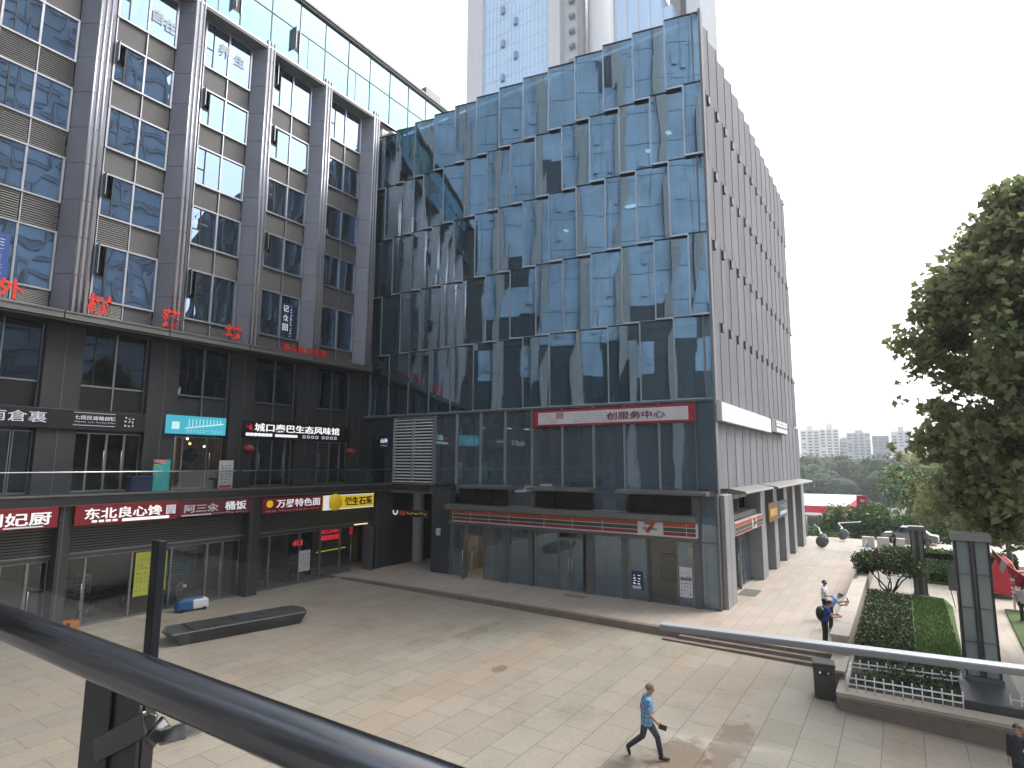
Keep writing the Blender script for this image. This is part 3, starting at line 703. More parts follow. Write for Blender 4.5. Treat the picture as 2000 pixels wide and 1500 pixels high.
mb = MB(); mb.box(30.3, 46, 25.98, 26.06, 0, 5); mb.box(30.5, 46, 29.75, 29.85, 0, 5); mb.box(30.3, 46, 26, 29.8, 4.95, 5.1); mb.box(46, 46.1, 26, 29.8, 0, 5)
mb.build('passage_wall', dark_m, gb)
b = MB(); b.box(31.2, 31.4, 28.6, 29.0, 3.28, 3.32); b.build('passage_light', lit_w, gb)
# ---- base, side wall
WR = Wall('L', 7.62)
u = 30.62
while u < 58.6:
    mb = MB(); b = min(u + FU, 59.2)
    mb.prism([(u, 7.62 + .3), (b, 7.66), (b, 7.72), (u, 7.98)], 5.72, 10.2); mb.box(b - .05, b, 7.64, 8.2, 5.72, 10.2); mb.build('base_fin', fin_metal, gb); u += FU
mb = MB(); WR.box(mb, 30.7, 59.2, 5.2, 10.3, -.75, -.6); mb.build('side_wall', grey_m, gb)
for a, b, y0 in ((32.4, 40.4, 6.75), (40.9, 58.5, 6.6)):
    mb = MB(); mb.hexa([(a, y0, 5.46), (b, y0, 5.46), (b, 7.7, 5.40), (a, 7.7, 5.40), (a, y0 + .05, 5.58), (b, y0 + .05, 5.58), (b, 7.7, 5.74), (a, 7.7, 5.74)])
    mb.build('awning', fascia_m, gb, bevel=.02)
for a, b, z in ((30.66, 31.5, 5.45), (31.55, 32.45, 5.45), (39.5, 41.0, 5.45), (43.9, 45.2, 5.45), (48.2, 49.6, 5.45), (52.4, 53.6, 5.45), (57.2, 58.9, 5.45)):
    mb = MB(); mb.box(a, b, 7.45, 8.4, -.04, z); mb.build('pier', M('pier_grey', (.26, .26, .265), .5, .2, .08) if 'pier_grey' not in MATS else MATS['pier_grey'], gb, bevel=.02)
mb = MB(); mb.box(31.55, 58.9, 8.6, 8.7, 0, 5.45); mb.box(32.45, 39.5, 7.7, 8.6, 4.0, 4.3, 1); mb.build('recess_wall', [dark_m, fascia_m], gb)
W8 = Wall('L', 8.2)
for it in ((32.5, 34.2), (36.0, 37.5), (37.6, 39.4), (41.2, 42.5), (45.3, 48.1), (49.7, 52.3), (53.7, 57.1)):
    shopwin(W8, it[0], it[1], 0, 3.2, gb, g_front, alu, 0)
door(W8, 34.3, 35.1, 0, 3.0, gb, g_front, grey_m, 34.45, .05); door(W8, 35.15, 35.95, 0, 3.0, gb, g_front, grey_m, 35.8, .05)
door(W8, 42.6, 43.8, 0, 3.2, gb, g_front, M('blue_door', (.05, .09, .13), .4, .1, .1), 42.8, .1)
# rooftop grasses seen over the parapet
gm = M('dry_grass', (.16, .14, .09), .9, 0, .3)
mb = MB()
for i in range(70):
    x, y = 33.2 + rnd.random() * .8, 30.2 + rnd.random() * 1.6; h = .5 + rnd.random() * .9; dx, dy = rnd.uniform(-.3, .3), rnd.uniform(-.3, .3)
    mb.poly([(x, y - .02, 31.9), (x, y + .03, 31.9), (x + dx, y + dy, 31.9 + h)])
one('roof_grass', 'dry grasses sprouting on the roof edge of the blue glass building', 'grass', mb, gm)
mb = MB(); mb.box(30.6, 32.2, 32.2, 32.9, 32.2, 32.9); mb.box(30.5, 31.9, 31.0, 32.15, 32.15, 32.3)
mb.tube([(31.0, 32.18, 32.55), (31.0, 32.05, 32.55)], .28, 12); one('air_conditioner', 'white air conditioner unit where the grey block meets the glass building roof', 'air conditioner', mb, white_m, bevel=.03)

# ------------------------------------------------------------------ SIGNS
def board(name, label, wall, a0, a1, z0, z1, d, mat, th=.12, group=None, cat='sign', base_mats=None):
    p0 = wall.P((a0 + a1) / 2, z0, d)
    t = thing(name, label, cat, p0, group)
    mb = MB(); wall.box(mb, a0, a1, z0, z1, d - th, d); mb.build('board', mat, t, bevel=.012)
    return t
D1 = Wall('L', 29.62)
s = board('shop_sign', 'dark red shop sign at the far left edge with large white characters ending in 厨', D1, 7.4, 10.7, 4.27, 5.12, .1, red_s)
write(D1, '刘妃厨', 8.15, 4.42, 2.3, .52, .1, lit_w, s, .015)
mb = MB(); D1.box(mb, 8.9, 10.2, 4.33, 4.39, .1, .12); mb.build('underline', lit_w2, s)
s = board('shop_sign', 'bright red shop sign reading 东北良心 in white glowing characters above a white strip', D1, 11.3, 15.6, 4.26, 5.12, .1, red_s)
write(D1, '东北良心馋', 11.65, 4.5, 3.2, .48, .1, lit_w, s, .015)
mb = MB()
for q in range(4): D1.box(mb, 11.95 + q * .27, 12.15 + q * .27, 4.36, 4.46, .1, .12)
D1.box(mb, 13.15, 15.2, 4.33, 4.46, .1, .12); mb.build('underline', lit_w, s)
write(D1, '圆', 15.05, 4.52, .42, .42, .1, lit_w2, s, .01)
s = board('shop_sign', 'dull maroon shop sign with pale characters ending in 桶饭', D1, 15.62, 19.5, 4.3, 5.07, .1, red_d)
write(D1, '阿三汆', 15.9, 4.5, 1.75, .4, .1, white_b, s, .015); write(D1, '桶饭', 18.0, 4.5, 1.2, .46, .1, lit_w2, s, .015)
mb = MB(); strokes(mb, D1, 17.4, 4.34, 1.95, .12, .1, 1, 16, .9, seed=3); D1.box(mb, 15.8, 17.3, 4.35, 4.41, .1, .12); mb.build('underline', white_b, s)
s = board('shop_sign', 'red shop sign with a round yellow emblem and white characters 万昇特色面', D1, 20.2, 24.25, 4.17, 5.0, .1, red_s)
write(D1, '万昇特色面', 21.05, 4.45, 3.0, .45, .1, lit_w2, s, .012)
mb = MB(); mb.tube([D1.P(20.62, 4.68, .1), D1.P(20.62, 4.68, .13)], .2, 20); mb.build('emblem', lit_y, s)
mb = MB(); strokes(mb, D1, 20.4, 4.21, 3.6, .15, .1, 1, 22, .9, seed=8); mb.build('underline', white_b, s)
s = board('shop_sign', 'bright yellow shop sign with dark characters 恒生石采 and a round golden lamp', D1, 24.3, 28.42, 4.1, 4.97, .1, lit_y)
write(D1, '恒生石采', 25.95, 4.27, 2.35, .55, .1, ink, s, .03)
mb = MB(); D1.box(mb, 24.3, 28.42, 4.93, 4.98, .1, .13); D1.box(mb, 24.3, 28.42, 4.09, 4.14, .1, .13); D1.box(mb, 24.3, 24.7, 4.14, 4.93, .1, .125); mb.build('border', lit_w2, s)
mb = MB(); mb.ball(D1.P(25.2, 4.55, .12), .52, 0, 16, 10, (1, .45, 1)); mb.build('lamp', M('golden', (.62, .40, .01), .5, 0, .1, emit=.25), s, smooth=True)
D2 = Wall('L', 32.8)
s = board('shop_sign', 'long black shop sign with silver brush characters 南倉裏', D2, 8.2, 15.25, 8.5, 9.42, .1, black_b)
write(D2, '南倉裏', 8.85, 8.75, 2.15, .5, .1, lit_w2, s, .0)
write(D2, '七段民谣格创忆', 12.1, 8.98, 1.75, .2, .1, lit_w2, s, .0)
mb = MB(); strokes(mb, D2, 12.1, 8.82, 1.8, .1, .1, 1, 22, .95, seed=4)
for z in (9.3, 8.7): D2.box(mb, 12.05, 13.85, z, z + .02, .1, .11)
strokes(mb, D2, 14.25, 8.7, .5, .55, .1, 3, 3, .95, seed=5); mb.build('small_writing', lit_w2, s)
s = board('shop_sign', 'glowing cyan shop sign with a white square and pale slanted bars', D2, 16.32, 19.66, 8.5, 9.5, .12, lit_c)
mb = MB(); D2.box(mb, 16.6, 17.0, 8.75, 9.15, .12, .14)
for q in range(10): D2.box(mb, 17.5 + q * .2, 17.54 + q * .2, 8.9 + q * .02, 9.35, .12, .13)
mb.hexa([D2.P(17.3, 8.78, .12), D2.P(19.5, 9.1, .12), D2.P(19.5, 9.1, .135), D2.P(17.3, 8.78, .135), D2.P(17.3, 8.84, .12), D2.P(19.5, 9.18, .12), D2.P(19.5, 9.18, .135), D2.P(17.3, 8.84, .135)])
strokes(mb, D2, 17.4, 8.58, 2.1, .2, .12, 2, 12, .9, seed=6); mb.build('marks', lit_c2, s)
s = board('shop_sign', 'black shop sign with nine bold white characters 城口秦巴生态风味馆', D2, 20.76, 28.52, 8.42, 9.5, .1, black_b)
write(D2, '城口秦巴生态风味馆', 21.5, 8.85, 6.5, .5, .1, lit_w, s, .012)
write(D2, '一品', 20.95, 8.95, .38, .3, .1, lit_r, s, .01)
mb = MB()
for q in range(7): D2.box(mb, 20.95 + q * .26, 21.17 + q * .26, 8.56, 8.74, .1, .12)
for q in range(11): D2.box(mb, 22.95 + q * .15, 23.07 + q * .15, 8.56, 8.72, .1, .12)
mb.build('small_writing', lit_w, s)
mb = MB()
for q in range(4):
    for b0 in (25.0, 26.55):
        x = b0 + q * .34
        for (x0, x1, y0, y1) in ((0, .2, 0, .03), (0, .2, .15, .18), (0, .03, 0, .18), (.17, .2, 0, .18)): D2.box(mb, x + x0, x + x1, 8.55 + y0, 8.55 + y1, .1, .12)
mb.build('small_writing', lit_w2, s)
D3 = Wall('G', 30.35)
s = board('wall_sign', 'small dark wall sign with pale blue glowing writing beside the white louvres', D3, 30.15, 31.0, 8.0, 8.75, .1, navy_p, .06)
write(D3, '山海', 30.9, 8.38, .65, .3, .1, lit_w2, s, .01)
mb = MB(); strokes(mb, D3, 30.9, 8.12, .68, .14, .1, 1, 8, .9, seed=9); mb.build('small_writing', E('lit_pale_blue', (.4, .6, 1), .8), s)
s = board('shop_sign', 'narrow black sign with a bowl emblem over the dark passage entrance', Wall('G', 30.25), 26.3, 29.6, 3.38, 3.85, .05, black_b)
mb = MB(); WP = Wall('G', 30.25)
mb.tube([WP.P(29.42, 3.75, .08), WP.P(29.38, 3.55, .08), WP.P(29.22, 3.48, .08), WP.P(29.06, 3.55, .08), WP.P(29.02, 3.75, .08)], .04, 6); mb.build('emblem', lit_w2, s)
mb = MB(); WP.box(mb, 28.3, 28.85, 3.48, 3.75, .05, .07); mb.build('seal', red_l, s)
mb = MB(); strokes(mb, WP, 28.2, 3.48, 1.8, .28, .05, 1, 8, 1, seed=12, depth=.02); mb.build('small_writing', gold, s)
s = board('bank_sign', 'long white sign in a thick dark red frame reading 服务中心 on the glass building', Wall('G', 30.3), 8.62, 18.25, 9.12, 10.08, .12, M('frame_red', (.30, .015, .03), .4, 0, .1), .2)
WB = Wall('G', 30.3)
mb = MB(); WB.box(mb, 8.95, 17.85, 9.24, 9.94, .12, .15); mb.build('panel', white_b, s)
write(WB, '创服务中心', 13.45, 9.38, 3.3, .42, .15, M('deep_red_letter', (.17, .012, .05), .5, 0, .1), s, .01)
mb = MB(); WB.box(mb, 16.15, 16.65, 9.55, 9.9, .15, .16); strokes(mb, WB, 15.6, 9.28, 2.2, .55, .15, 4, 14, .85, seed=14); mb.build('small_writing', M('pale_red', (.42, .2, .24), .5, 0, .2), s)
mb = MB(); strokes(mb, WB, 16.0, 9.3, 2.2, .25, .15, 2, 10, .8, seed=15); WB.box(mb, 16.65, 17.75, 9.30, 9.86, .15, .155); mb.build('small_writing', M('greyish', (.5, .48, .46), .5, 0, .2), s)
def stripe_sign(wall, t, a0, a1, z0, z1, d, logo, lw):
    """orange, green and dark red bands on white, with a white field for the logo; a0 < a1"""
    h = z1 - z0
    for nm, m, q0, q1 in (('orange_band', orange_p, .68, .95), ('green_band', green_p, .36, .62), ('red_band', darkred_p, .06, .30)):
        mb = MB()
        for b0, b1 in ((a0 + .05, logo - lw), (logo + lw, a1 - .05)):
            wall.box(mb, b0, b1, z0 + h * q0, z0 + h * q1, d, d + .02)
        mb.build(nm, m, t)
    sg = -1 if wall.k == 'G' else 1
    L = logo - sg * lw * .45
    write(wall, '7', L, z0 + h * .14, lw * .9, h * .78, d + .01, orange_p, t, .04, name='logo_numeral')
    write(wall, 'ELEVEn', logo - sg * lw * .55, z0 + h * .38, lw * 1.1, h * .16, d + .045, M('logo_green', (.01, .12, .05), .5, 0, .05) if 'logo_green' not in MATS else MATS['logo_green'], t, .02, name='logo_word')
WV = Wall('G', 29.75)
s = board('store_sign', 'long striped orange, green and red store sign with a 7 logo above the shopfront', WV, 8.6, 23.85, 3.36, 4.08, .05, white_b, .3)
stripe_sign(WV, s, 8.6, 23.85, 3.40, 4.08, .05, 10.95, .68)
mb = MB()
for a in (22.4, 21.0, 19.6, 17.2, 15.4, 13.6, 9.1): WV.box(mb, a - .012, a + .012, 3.4, 4.06, .05, .075)
mb.build('joint', white_b, s)
WV2 = Wall('L', 7.5)
s = board('store_sign', 'short striped store sign round the corner on the side wall', WV2, 32.5, 39.6, 3.28, 3.95, .1, white_b, .3)
stripe_sign(WV2, s, 32.5, 39.6, 3.3, 3.95, .1, 37.2, .7)
s = board('side_sign', 'long blank white sign band along the side wall of the glass building', WV2, 30.62, 44.2, 9.15, 10.12, .12, white_b, .3)
mb = MB(); strokes(mb, WV2, 33, 9.4, 9, .4, .12, 1, 9, .8, seed=21); mb.build('small_writing', M('faint_pink', (.60, .54, .56), .5, 0, .1), s)
s = board('side_sign', 'black and white sign at the far end of the white sign band', WV2, 44.3, 51.0, 9.25, 10.2, .14, black_b, .3)
mb = MB(); WV2.box(mb, 46, 50.8, 9.75, 10.12, .14, .17); WV2.box(mb, 46, 50.8, 9.32, 9.6, .14, .17); mb.build('panel', white_b, s)
mb = MB(); strokes(mb, WV2, 46.2, 9.78, 4.4, .3, .17, 1, 6, 1, seed=22); mb.build('small_writing', ink, s)
WV3 = Wall('L', 7.3)
s = board('side_sign', 'brown sign with golden characters under the awning of the side wall', WV3, 41.0, 44.3, 3.3, 4.5, .05, brown_s)
write(WV3, '煮冈记', 41.4, 3.6, 2.4, .5, .05, gold, s, .02)
s = board('side_sign', 'dark teal sign with white blocks beside the brown sign under the awning', WV3, 44.4, 48.0, 3.3, 4.45, .05, teal_d)
mb = MB(); WV3.box(mb, 45.0, 47.8, 3.5, 3.75, .05, .07); strokes(mb, WV3, 45.0, 3.85, 2.6, .45, .05, 1, 4, 1, seed=24, depth=.03); mb.build('panel', white_b, s)
# red characters standing on the canopy
WC = Wall('L', 31.75)
for ch, a, w, z, h in (('外', 8.35, 1.0, 13.95, .85), ('树', 11.75, 1.05, 13.95, 1.0), ('藩', 15.15, .95, 13.92, 1.05), ('坊', 18.6, 1.1, 13.94, .9)):
    t = thing('canopy_character', f'large red {ch} character standing on the dark canopy edge', 'sign character', WC.P(a, z, 0), 'red characters on the canopy')
    write(WC, ch, a, z, w, h, 0, red_l, t, .02, .1)
    mb = MB(); mb.tube([(a + w * .3, 31.75, 13.86), (a + w * .3, 31.85, z + h * .6)], .02, 6); mb.tube([(a + w * .7, 31.75, 13.86), (a + w * .7, 31.85, z + h * .6)], .02, 6); mb.build('support', dark_m, t)
t = thing('canopy_sign', 'row of small red characters 爱心美发造型 at the right end of the canopy', 'sign', WC.P(22.4, 13.9, 0))
for i, ch in enumerate('爱心美发造型'):
    write(WC, ch, 22.4 + i * .58, 13.92, .48, .42, 0, red_l, t, .03, .1)
mb = MB(); WC.box(mb, 22.35, 25.85, 13.87, 13.92, -.03, .03); mb.build('rail', red_l, t)
# writing and banners in the office windows
WW = Wall('L', 32.93)
def sticker(label, items, mat=lit_w2):
    a, z = items[0][1], items[0][2]
    t = thing('window_lettering', label, 'window sign', WW.P(a, z, 0))
    for ch, a, z, w, h in items: write(WW, ch, a, z, w, h, 0, mat, t, .02, .01)  # glow put into the white of these stickers, no lamp behind
sticker('two large white characters 自在 on a top left office window', [('自', 13.95, 31.2, .55, .75), ('在', 14.55, 31.05, .65, .75)])
sticker('large white characters 养生 on the office window right of the 自在 window', [('养', 17.75, 31.5, .75, .85), ('生', 18.75, 31.5, .7, .7)])
for label, a, z0, z1, body in (('blue vertical banner with white writing in the lower left office window', 7.75, 14.97, 17.1, None), ('blue vertical banner with white characters 记众回 in the office window above the small red characters', 23.05, 14.98, 17.3, '记众回')):
    t = thing('window_banner', label, 'banner', WW.P(a, z0, 0))
    w_ = 1.25 if body is None else .95
    mb = MB(); WW.box(mb, a, a + w_, z0, z1, 0, .02); mb.build('cloth', M('banner_blue' + str(a), (.02, .06, .25), .6, 0, .1) if body is None else navy_p, t)  # the writing on these banners glows by itself, without a lamp
    if body:
        for i, ch in enumerate(body): write(WW, ch, a + .12, z1 - .6 - i * .62, .4, .45, .02, lit_w2, t, .01, .01)
        mb = MB(); strokes(mb, WW, a + .62, z0 + .1, .22, z1 - z0 - .2, .02, 12, 1, 1, seed=31); mb.build('small_writing', lit_w2, t)
    else:
        mb = MB(); strokes(mb, WW, a + .15, z0 + .2, .5, z1 - z0 - .4, .02, 7, 1, 1, seed=32, depth=.01); strokes(mb, WW, a + .8, z0 + .2, .3, z1 - z0 - .4, .02, 12, 1, 1, seed=33, depth=.01); mb.build('small_writing', lit_w2, t)
# posters, menus, light boxes at the shops
def poster(name, label, wall, a0, a1, z0, z1, d, mat, imat, rows, cols, seed, cat='poster', extra=None, th=.02, fill=.75):
    t = thing(name, label, cat, wall.P((a0 + a1) / 2, z0, d))
    mb = MB(); wall.box(mb, a0, a1, z0, z1, d - th, d); mb.build('sheet', mat, t)
    w = abs(a1 - a0); lo = max(a0, a1) if wall.k == 'G' else min(a0, a1); sg = -1 if wall.k == 'G' else 1
    mb = MB(); strokes(mb, wall, lo + sg * w * .08, z0 + (z1 - z0) * .06, w * .84, (z1 - z0) * .8, d, rows, cols, fill, seed=seed); mb.build('writing', imat, t)
    if extra:
        for nm, m, x0, x1, y0, y1 in extra:
            mb = MB(); wall.box(mb, lo + sg * w * x0, lo + sg * w * x1, z0 + (z1 - z0) * y0, z0 + (z1 - z0) * y1, d, d + .006); mb.build(nm, m, t)
    return t
DM = Wall('L', 32.3)
poster('menu_stand', 'tall teal menu board with orange writing standing on the walkway', DM, 15.66, 16.5, 5.5, 7.1, 0, teal_p, M('orange_ink', (.7, .2, .05), .5, 0, .1), 7, 3, 41, 'menu board', [('picture', M('picture_pink', (.6, .25, .22), .5, 0, .5, 6), .02, .75, .86, .99), ('picture', yellow_p, .02, .3, .8, .9)], .05, .6)
poster('menu_stand', 'tall white menu board with black writing and a red foot standing on the walkway', DM, 19.2, 20.05, 5.5, 7.08, 0, white_b, ink, 8, 3, 42, 'menu board', [('foot_panel', M('pink_red', (.6, .06, .1), .5, 0, .1), .06, .94, .02, .12)], .05, .9)
DG = Wall('L', 30.33)
poster('window_poster', 'large yellow menu poster on the ground floor shop window left of the white machine', DG, 14.25, 15.05, .75, 2.75, 0, yellow_p, M('grey_ink', (.17, .17, .2), .6, 0, .1), 8, 4, 43)
poster('window_poster', 'narrow yellow menu poster at the right edge of the same shop window', DG, 15.2, 15.7, .85, 2.7, 0, yellow_p, MATS['grey_ink'], 10, 2, 44)
poster('window_poster', 'white price list poster on the ground floor window below the red light box', DG, 23.35, 24.15, .55, 1.75, 0, white_b, MATS['grey_ink'], 5, 4, 45)
t = thing('light_box', 'wide red glowing light sign with two rows of characters inside the ground floor window', 'light sign', DG.P(25.6, 2.1, -.3))
DL = Wall('L', 30.8)
write(DL, '麻辣烫饭', 25.3, 2.5, 1.35, .32, 0, lit_r, t, .04); mb = MB(); DL.box(mb, 25.25, 26.7, 2.12, 2.4, -.02, 0); mb.build('bar', lit_r, t)
mb = MB(); strokes(mb, DL, 25.3, 2.15, 1.35, .22, 0, 1, 9, 1, seed=46); mb.build('writing', darkred_p, t)
t = thing('light_box', 'small red glowing light sign left of the wide red light sign', 'light sign', DL.P(23.3, 2.0, 0))
write(DL, '小面', 23.2, 2.0, .7, .34, 0, lit_r, t, .07)
t = thing('light_box', 'slim red glowing sign at the right end of the ground floor window', 'light sign', DL.P(27.6, 2.2, 0))
write(DL, '面', 27.62, 2.3, .2, .5, 0, lit_r, t, .05)
mb = MB(); mb.tube([(23.9 + 1.0, 30.7, 1.45), (27.2, 30.7, 1.52)], .03, 8); one('light_strip', 'lime yellow light strip inside the ground floor window under the red signs', 'light', mb, lit_g)
mb = MB(); mb.box(27.5, 28.6, 30.2, 30.3, 2.92, 2.98); one('light_strip', 'warm white light tube over the open shop door', 'light', mb, E('tube_warm', (1, .8, .5), 1.1))
DP = Wall('G', 30.1)
poster('window_poster', 'navy and white notice on the shop glass left of the brown door', DP, 11.6, 12.2, .55, 1.45, 0, navy_p, lit_w2, 5, 2, 47, extra=[('panel', white_b, .1, .9, .03, .2)])  # the white print on this notice is given a glow
poster('window_poster', 'white picture poster on the corner shop glass right of the brown door', DP, 9.02, 9.65, .45, 1.9, 0, white_b, ink, 7, 4, 48, extra=[('picture', M('dark_picture', (.1, .14, .18), .5, 0, .5, 8), .05, .95, .55, .66)])
poster('window_poster', 'small yellow notice high on the corner shop glass', DP, 8.98, 9.15, 2.5, 2.85, 0, M('tan_paper', (.4, .36, .2), .6, 0, .1), ink, 3, 1, 49)
poster('shop_shelf', 'dark stocked shelf standing behind the brown shop door', Wall('G', 31.2), 9.95, 11.0, .9, 2.3, 0, M('shelf_brown', (.06, .035, .03), .6, 0, .5, 5), M('goods', (.4, .3, .25), .6, 0, .6, 9), 9, 7, 50, 'shelf', th=.4)
for i, (y, z) in enumerate(((25.3, 2.6),)):
    mb = MB(); mb.box(29.98, 30.2, y - .1, y + .1, z - .25, z + .2); mb.box(29.9, 30.0, y - .06, y + .06, z - .2, z + .15)
    one('wall_lamp', 'small white wall lamp on the dark pier beside the passage', 'lamp', mb, white_b, bevel=.01)
# ------------------------------------------------------------------ NEAR RAILING (we stand on the balcony)
rl = thing('balcony_railing', 'near balcony railing: thick dark steel tube, clear glass and a silver flat rail', 'railing', (1.0, 1.0, 5.4))
mb = MB(); mb.tube([(.9, 5.5, 6.4), (.9, 2.2, 6.4), (.9, .9, 6.4), (.9, -1.2, 6.4)], .056, 28, caps=True); mb.build('handrail', tube_m, rl, smooth=True)
mb = MB(); e0, e1 = Vector((1.118, .397, 6.70)), Vector((1.253, -.73, 6.70)); mb.obox((e0 + e1) / 2, (e1 - e0) / 2, (.012, .0015, 0), (0, 0, .006)); mb.build('cap_rail', silver, rl, bevel=.003)
for a, b in ((2.235, 4.3),):
    mb = MB(); mb.poly([(1.11, a, 5.45), (1.11, b, 5.45), (1.11, b, 6.45), (1.11, a, 6.45)]); mb.build('glass_pane', g_rail, rl)
mb = MB(); mb.poly([(1.253, -.73, 5.45), (1.118, .397, 5.45), (1.118, .397, 6.692), (1.253, -.73, 6.692)]); mb.build('glass_pane', g_rail, rl)
mb = MB(); mb.poly([(1.1185, .397, 5.45), (1.115, 2.18, 5.45), (1.115, 2.18, 6.70), (1.1185, .397, 6.70)]); mb.build('glass_pane', g_rail, rl)
mb = MB(); mb.box(1.095, 1.125, 2.18, 2.228, 5.4, 6.725); mb.build('post', M('post_dark', (.03, .032, .04), .35, .6, .15), rl, bevel=.003)
mb = MB(); mb.box(.94, .955, 1.91, 2.26, 5.3, 6.38); mb.box(.955, .99, 1.905, 1.925, 5.3, 6.38); mb.box(.93, .94, 2.06, 2.075, 5.3, 6.38); mb.build('post', M('post_steel', (.09, .09, .09), .4, .7, .15), rl, bevel=.003)
arm = [Vector(p) for p in ((0.930, 2.114, 6.127), (0.930, 1.850, 6.260), (0.945, 1.828, 6.253), (0.970, 1.833, 6.216))]
mb = MB()
for p, q2 in zip(arm, arm[1:]):
    d = (q2 - p) / 2; n_ = Vector((d.y, -d.x, 0)).normalized(); u_ = d.cross(n_).normalized()
    mb.obox((p + q2) / 2, d * 1.06, n_ * .007, u_ * .034)
mb.build('bracket', M('arm_steel', (.16, .16, .155), .25, 1, .1), rl, bevel=.004)
k0, k1 = Vector((0.980, 1.830, 6.216)), Vector((0.980, 1.696, 6.266))
mb = MB(); mb.ball(k0, .022, 0, 14, 9); mb.build('bolt', steel, rl, smooth=True)
mb = MB(); mb.obox((k0 + k1) / 2 + Vector((.01, 0, 0)), (k1 - k0) / 2, (.03, 0, 0), (0, 0, .022)); mb.build('clamp', steel, rl, bevel=.008)
# invented unseen block under the balcony; height and pane tones set for its reflection
ob = thing('invented_block', 'invented tall office block with grey piers and pale blue panes, unseen behind the balcony', 'building', (-20, 15, 0))
mb = MB(); mb.box(-9, 1.3, -8, 9, 5.15, 5.38); mb.build('balcony_slab', fascia_m, ob)
mb = MB(); mb.box(-40, -12.2, -6, 70, -.5, 84); mb.build('wall', M('opposite_wall', (.12, .14, .17), .6, .1, .1), ob)
g_opp = M('opposite_pane', (.36, .50, .68), .12, .15, .22, .25); g_opp2 = M('opposite_pane_dark', (.05, .065, .085), .12, .15, .25, .3)
rnd = random.Random(9)
mb = MB(); mb2 = MB()
for i in range(13):
    y0 = -5.5 + i * 5.8
    for j in range(19):
        z0 = .6 + j * 4.4
        for s0, s1 in ((0, 2.0), (2.06, 4.6)):
            q = mb if (j > 5 and rnd.random() < .94) or (j > 3 and rnd.random() < .35) else mb2  # lower storeys darkened so the lowest mirrored row reads dark
            q.box(-12.2, -12.1, y0 + s0, y0 + s1, z0, z0 + 4.3)
            if rnd.random() < .25: q.box(-12.1, -11.9, y0 + s0 + .3, y0 + s0 + 1.0, z0 + 1.2, z0 + 2.9)
mb.build('window', g_opp, ob)['kind'] = 'stuff'; mb2.build('window', g_opp2, ob)['kind'] = 'stuff'
mb = MB()
for i in range(13): mb.box(-12.2, -11.4, -5.5 + i * 5.8 + 4.65, -5.5 + i * 5.8 + 5.75, 0, 84)
mb.build('pier', M('opposite_pier', (.34, .35, .37), .5, .2, .1), ob)['kind'] = 'stuff'

# ------------------------------------------------------------------ PLAZA OBJECTS
def zb_(y): return PZ(y)
t = thing('stone_bench', 'long dark stone bench with slanted ends standing on the plaza', 'bench', (15.7, 24.3, PZ(24.3)))
z = PZ(24.3)
c0, c1 = Vector((13.35, 24.85, z)), Vector((18.35, 23.7, z))
ax = (c1 - c0); L = ax.length; ax.normalize(); ay = Vector((-ax.y, ax.x, 0)); mid = (c0 + c1) / 2
mb = MB(); hw = .82
def bp(l, w, h): return mid + ax * l + ay * w + Vector((0, 0, h))
lo = [(-L / 2 + .25, -hw + .12), (L / 2 - .25, -hw + .12), (L / 2 - .25, hw - .12), (-L / 2 + .25, hw - .12)]
hi = [(-L / 2 - .25, -hw), (L / 2 + .05, -hw), (L / 2 + .3, 0), (L / 2 + .05, hw), (-L / 2 - .1, hw), (-L / 2 - .45, 0)]
lo6 = [(-L / 2 + .2, -hw + .14), (L / 2 - .2, -hw + .14), (L / 2, 0), (L / 2 - .2, hw - .14), (-L / 2 + .2, hw - .14), (-L / 2, 0)]
n = 6; i = 0
mb.v = [tuple(bp(a, b, 0)) for a, b in lo6] + [tuple(bp(a, b, .47)) for a, b in hi] + [tuple(bp(a * .992, b * .97, .50)) for a, b in hi]
mb.f = [tuple(range(5, -1, -1)), tuple(range(12, 18))]
for k in range(6):
    q = (k + 1) % 6; mb.f.append((k, q, 6 + q, 6 + k)); mb.f.append((6 + k, 6 + q, 12 + q, 12 + k))
mb.m = [0] * len(mb.f); mb.build('body', stone_d, t)
for l, w_, le, wi in ((-1.35, .05, .75, .5), (.25, .1, .55, .5), (1.5, .05, .6, .45)):
    mb = MB(); p = bp(l, w_, .52); mb.obox(p, ax * le, ay * wi, (0, 0, .035)); mb.build('seat_slab', stone_d, t, bevel=.02)
# white and blue machine by the shop
def local(org, yaw):
    c, s = math.cos(yaw), math.sin(yaw); o = Vector(org)
    return lambda x, y, z: o + Vector((x * c - y * s, x * s + y * c, z))
t = thing('cleaning_machine', 'blue and white wheeled machine with an upright grey handle in front of the shop door', 'machine', (16.5, 29.3, PZ(29)))
q = local((16.5, 29.3, PZ(29)), R(-12)); bx = lambda mb, x0, x1, y0, y1, z0, z1, tp=1: mb.hexa([q(x0, y0, z0), q(x1, y0, z0), q(x1, y1, z0), q(x0, y1, z0), q(x0 * tp, y0 * tp, z1), q(x1 * tp, y0 * tp, z1), q(x1 * tp, y1 * tp, z1), q(x0 * tp, y1 * tp, z1)])
blue_p = M('machine_blue', (.02, .10, .26), .4, 0, .15)
mb = MB(); bx(mb, -.72, -.02, -.3, .3, .06, .5, .96); mb.build('body', blue_p, t, bevel=.05)
mb = MB(); bx(mb, -.02, .72, -.3, .3, .08, .52, .93); mb.build('tank', white_m, t, bevel=.06)
mb = MB(); bx(mb, -.6, .5, -.22, .22, .5, .56, .9); mb.build('lid', blue_p, t, bevel=.03)
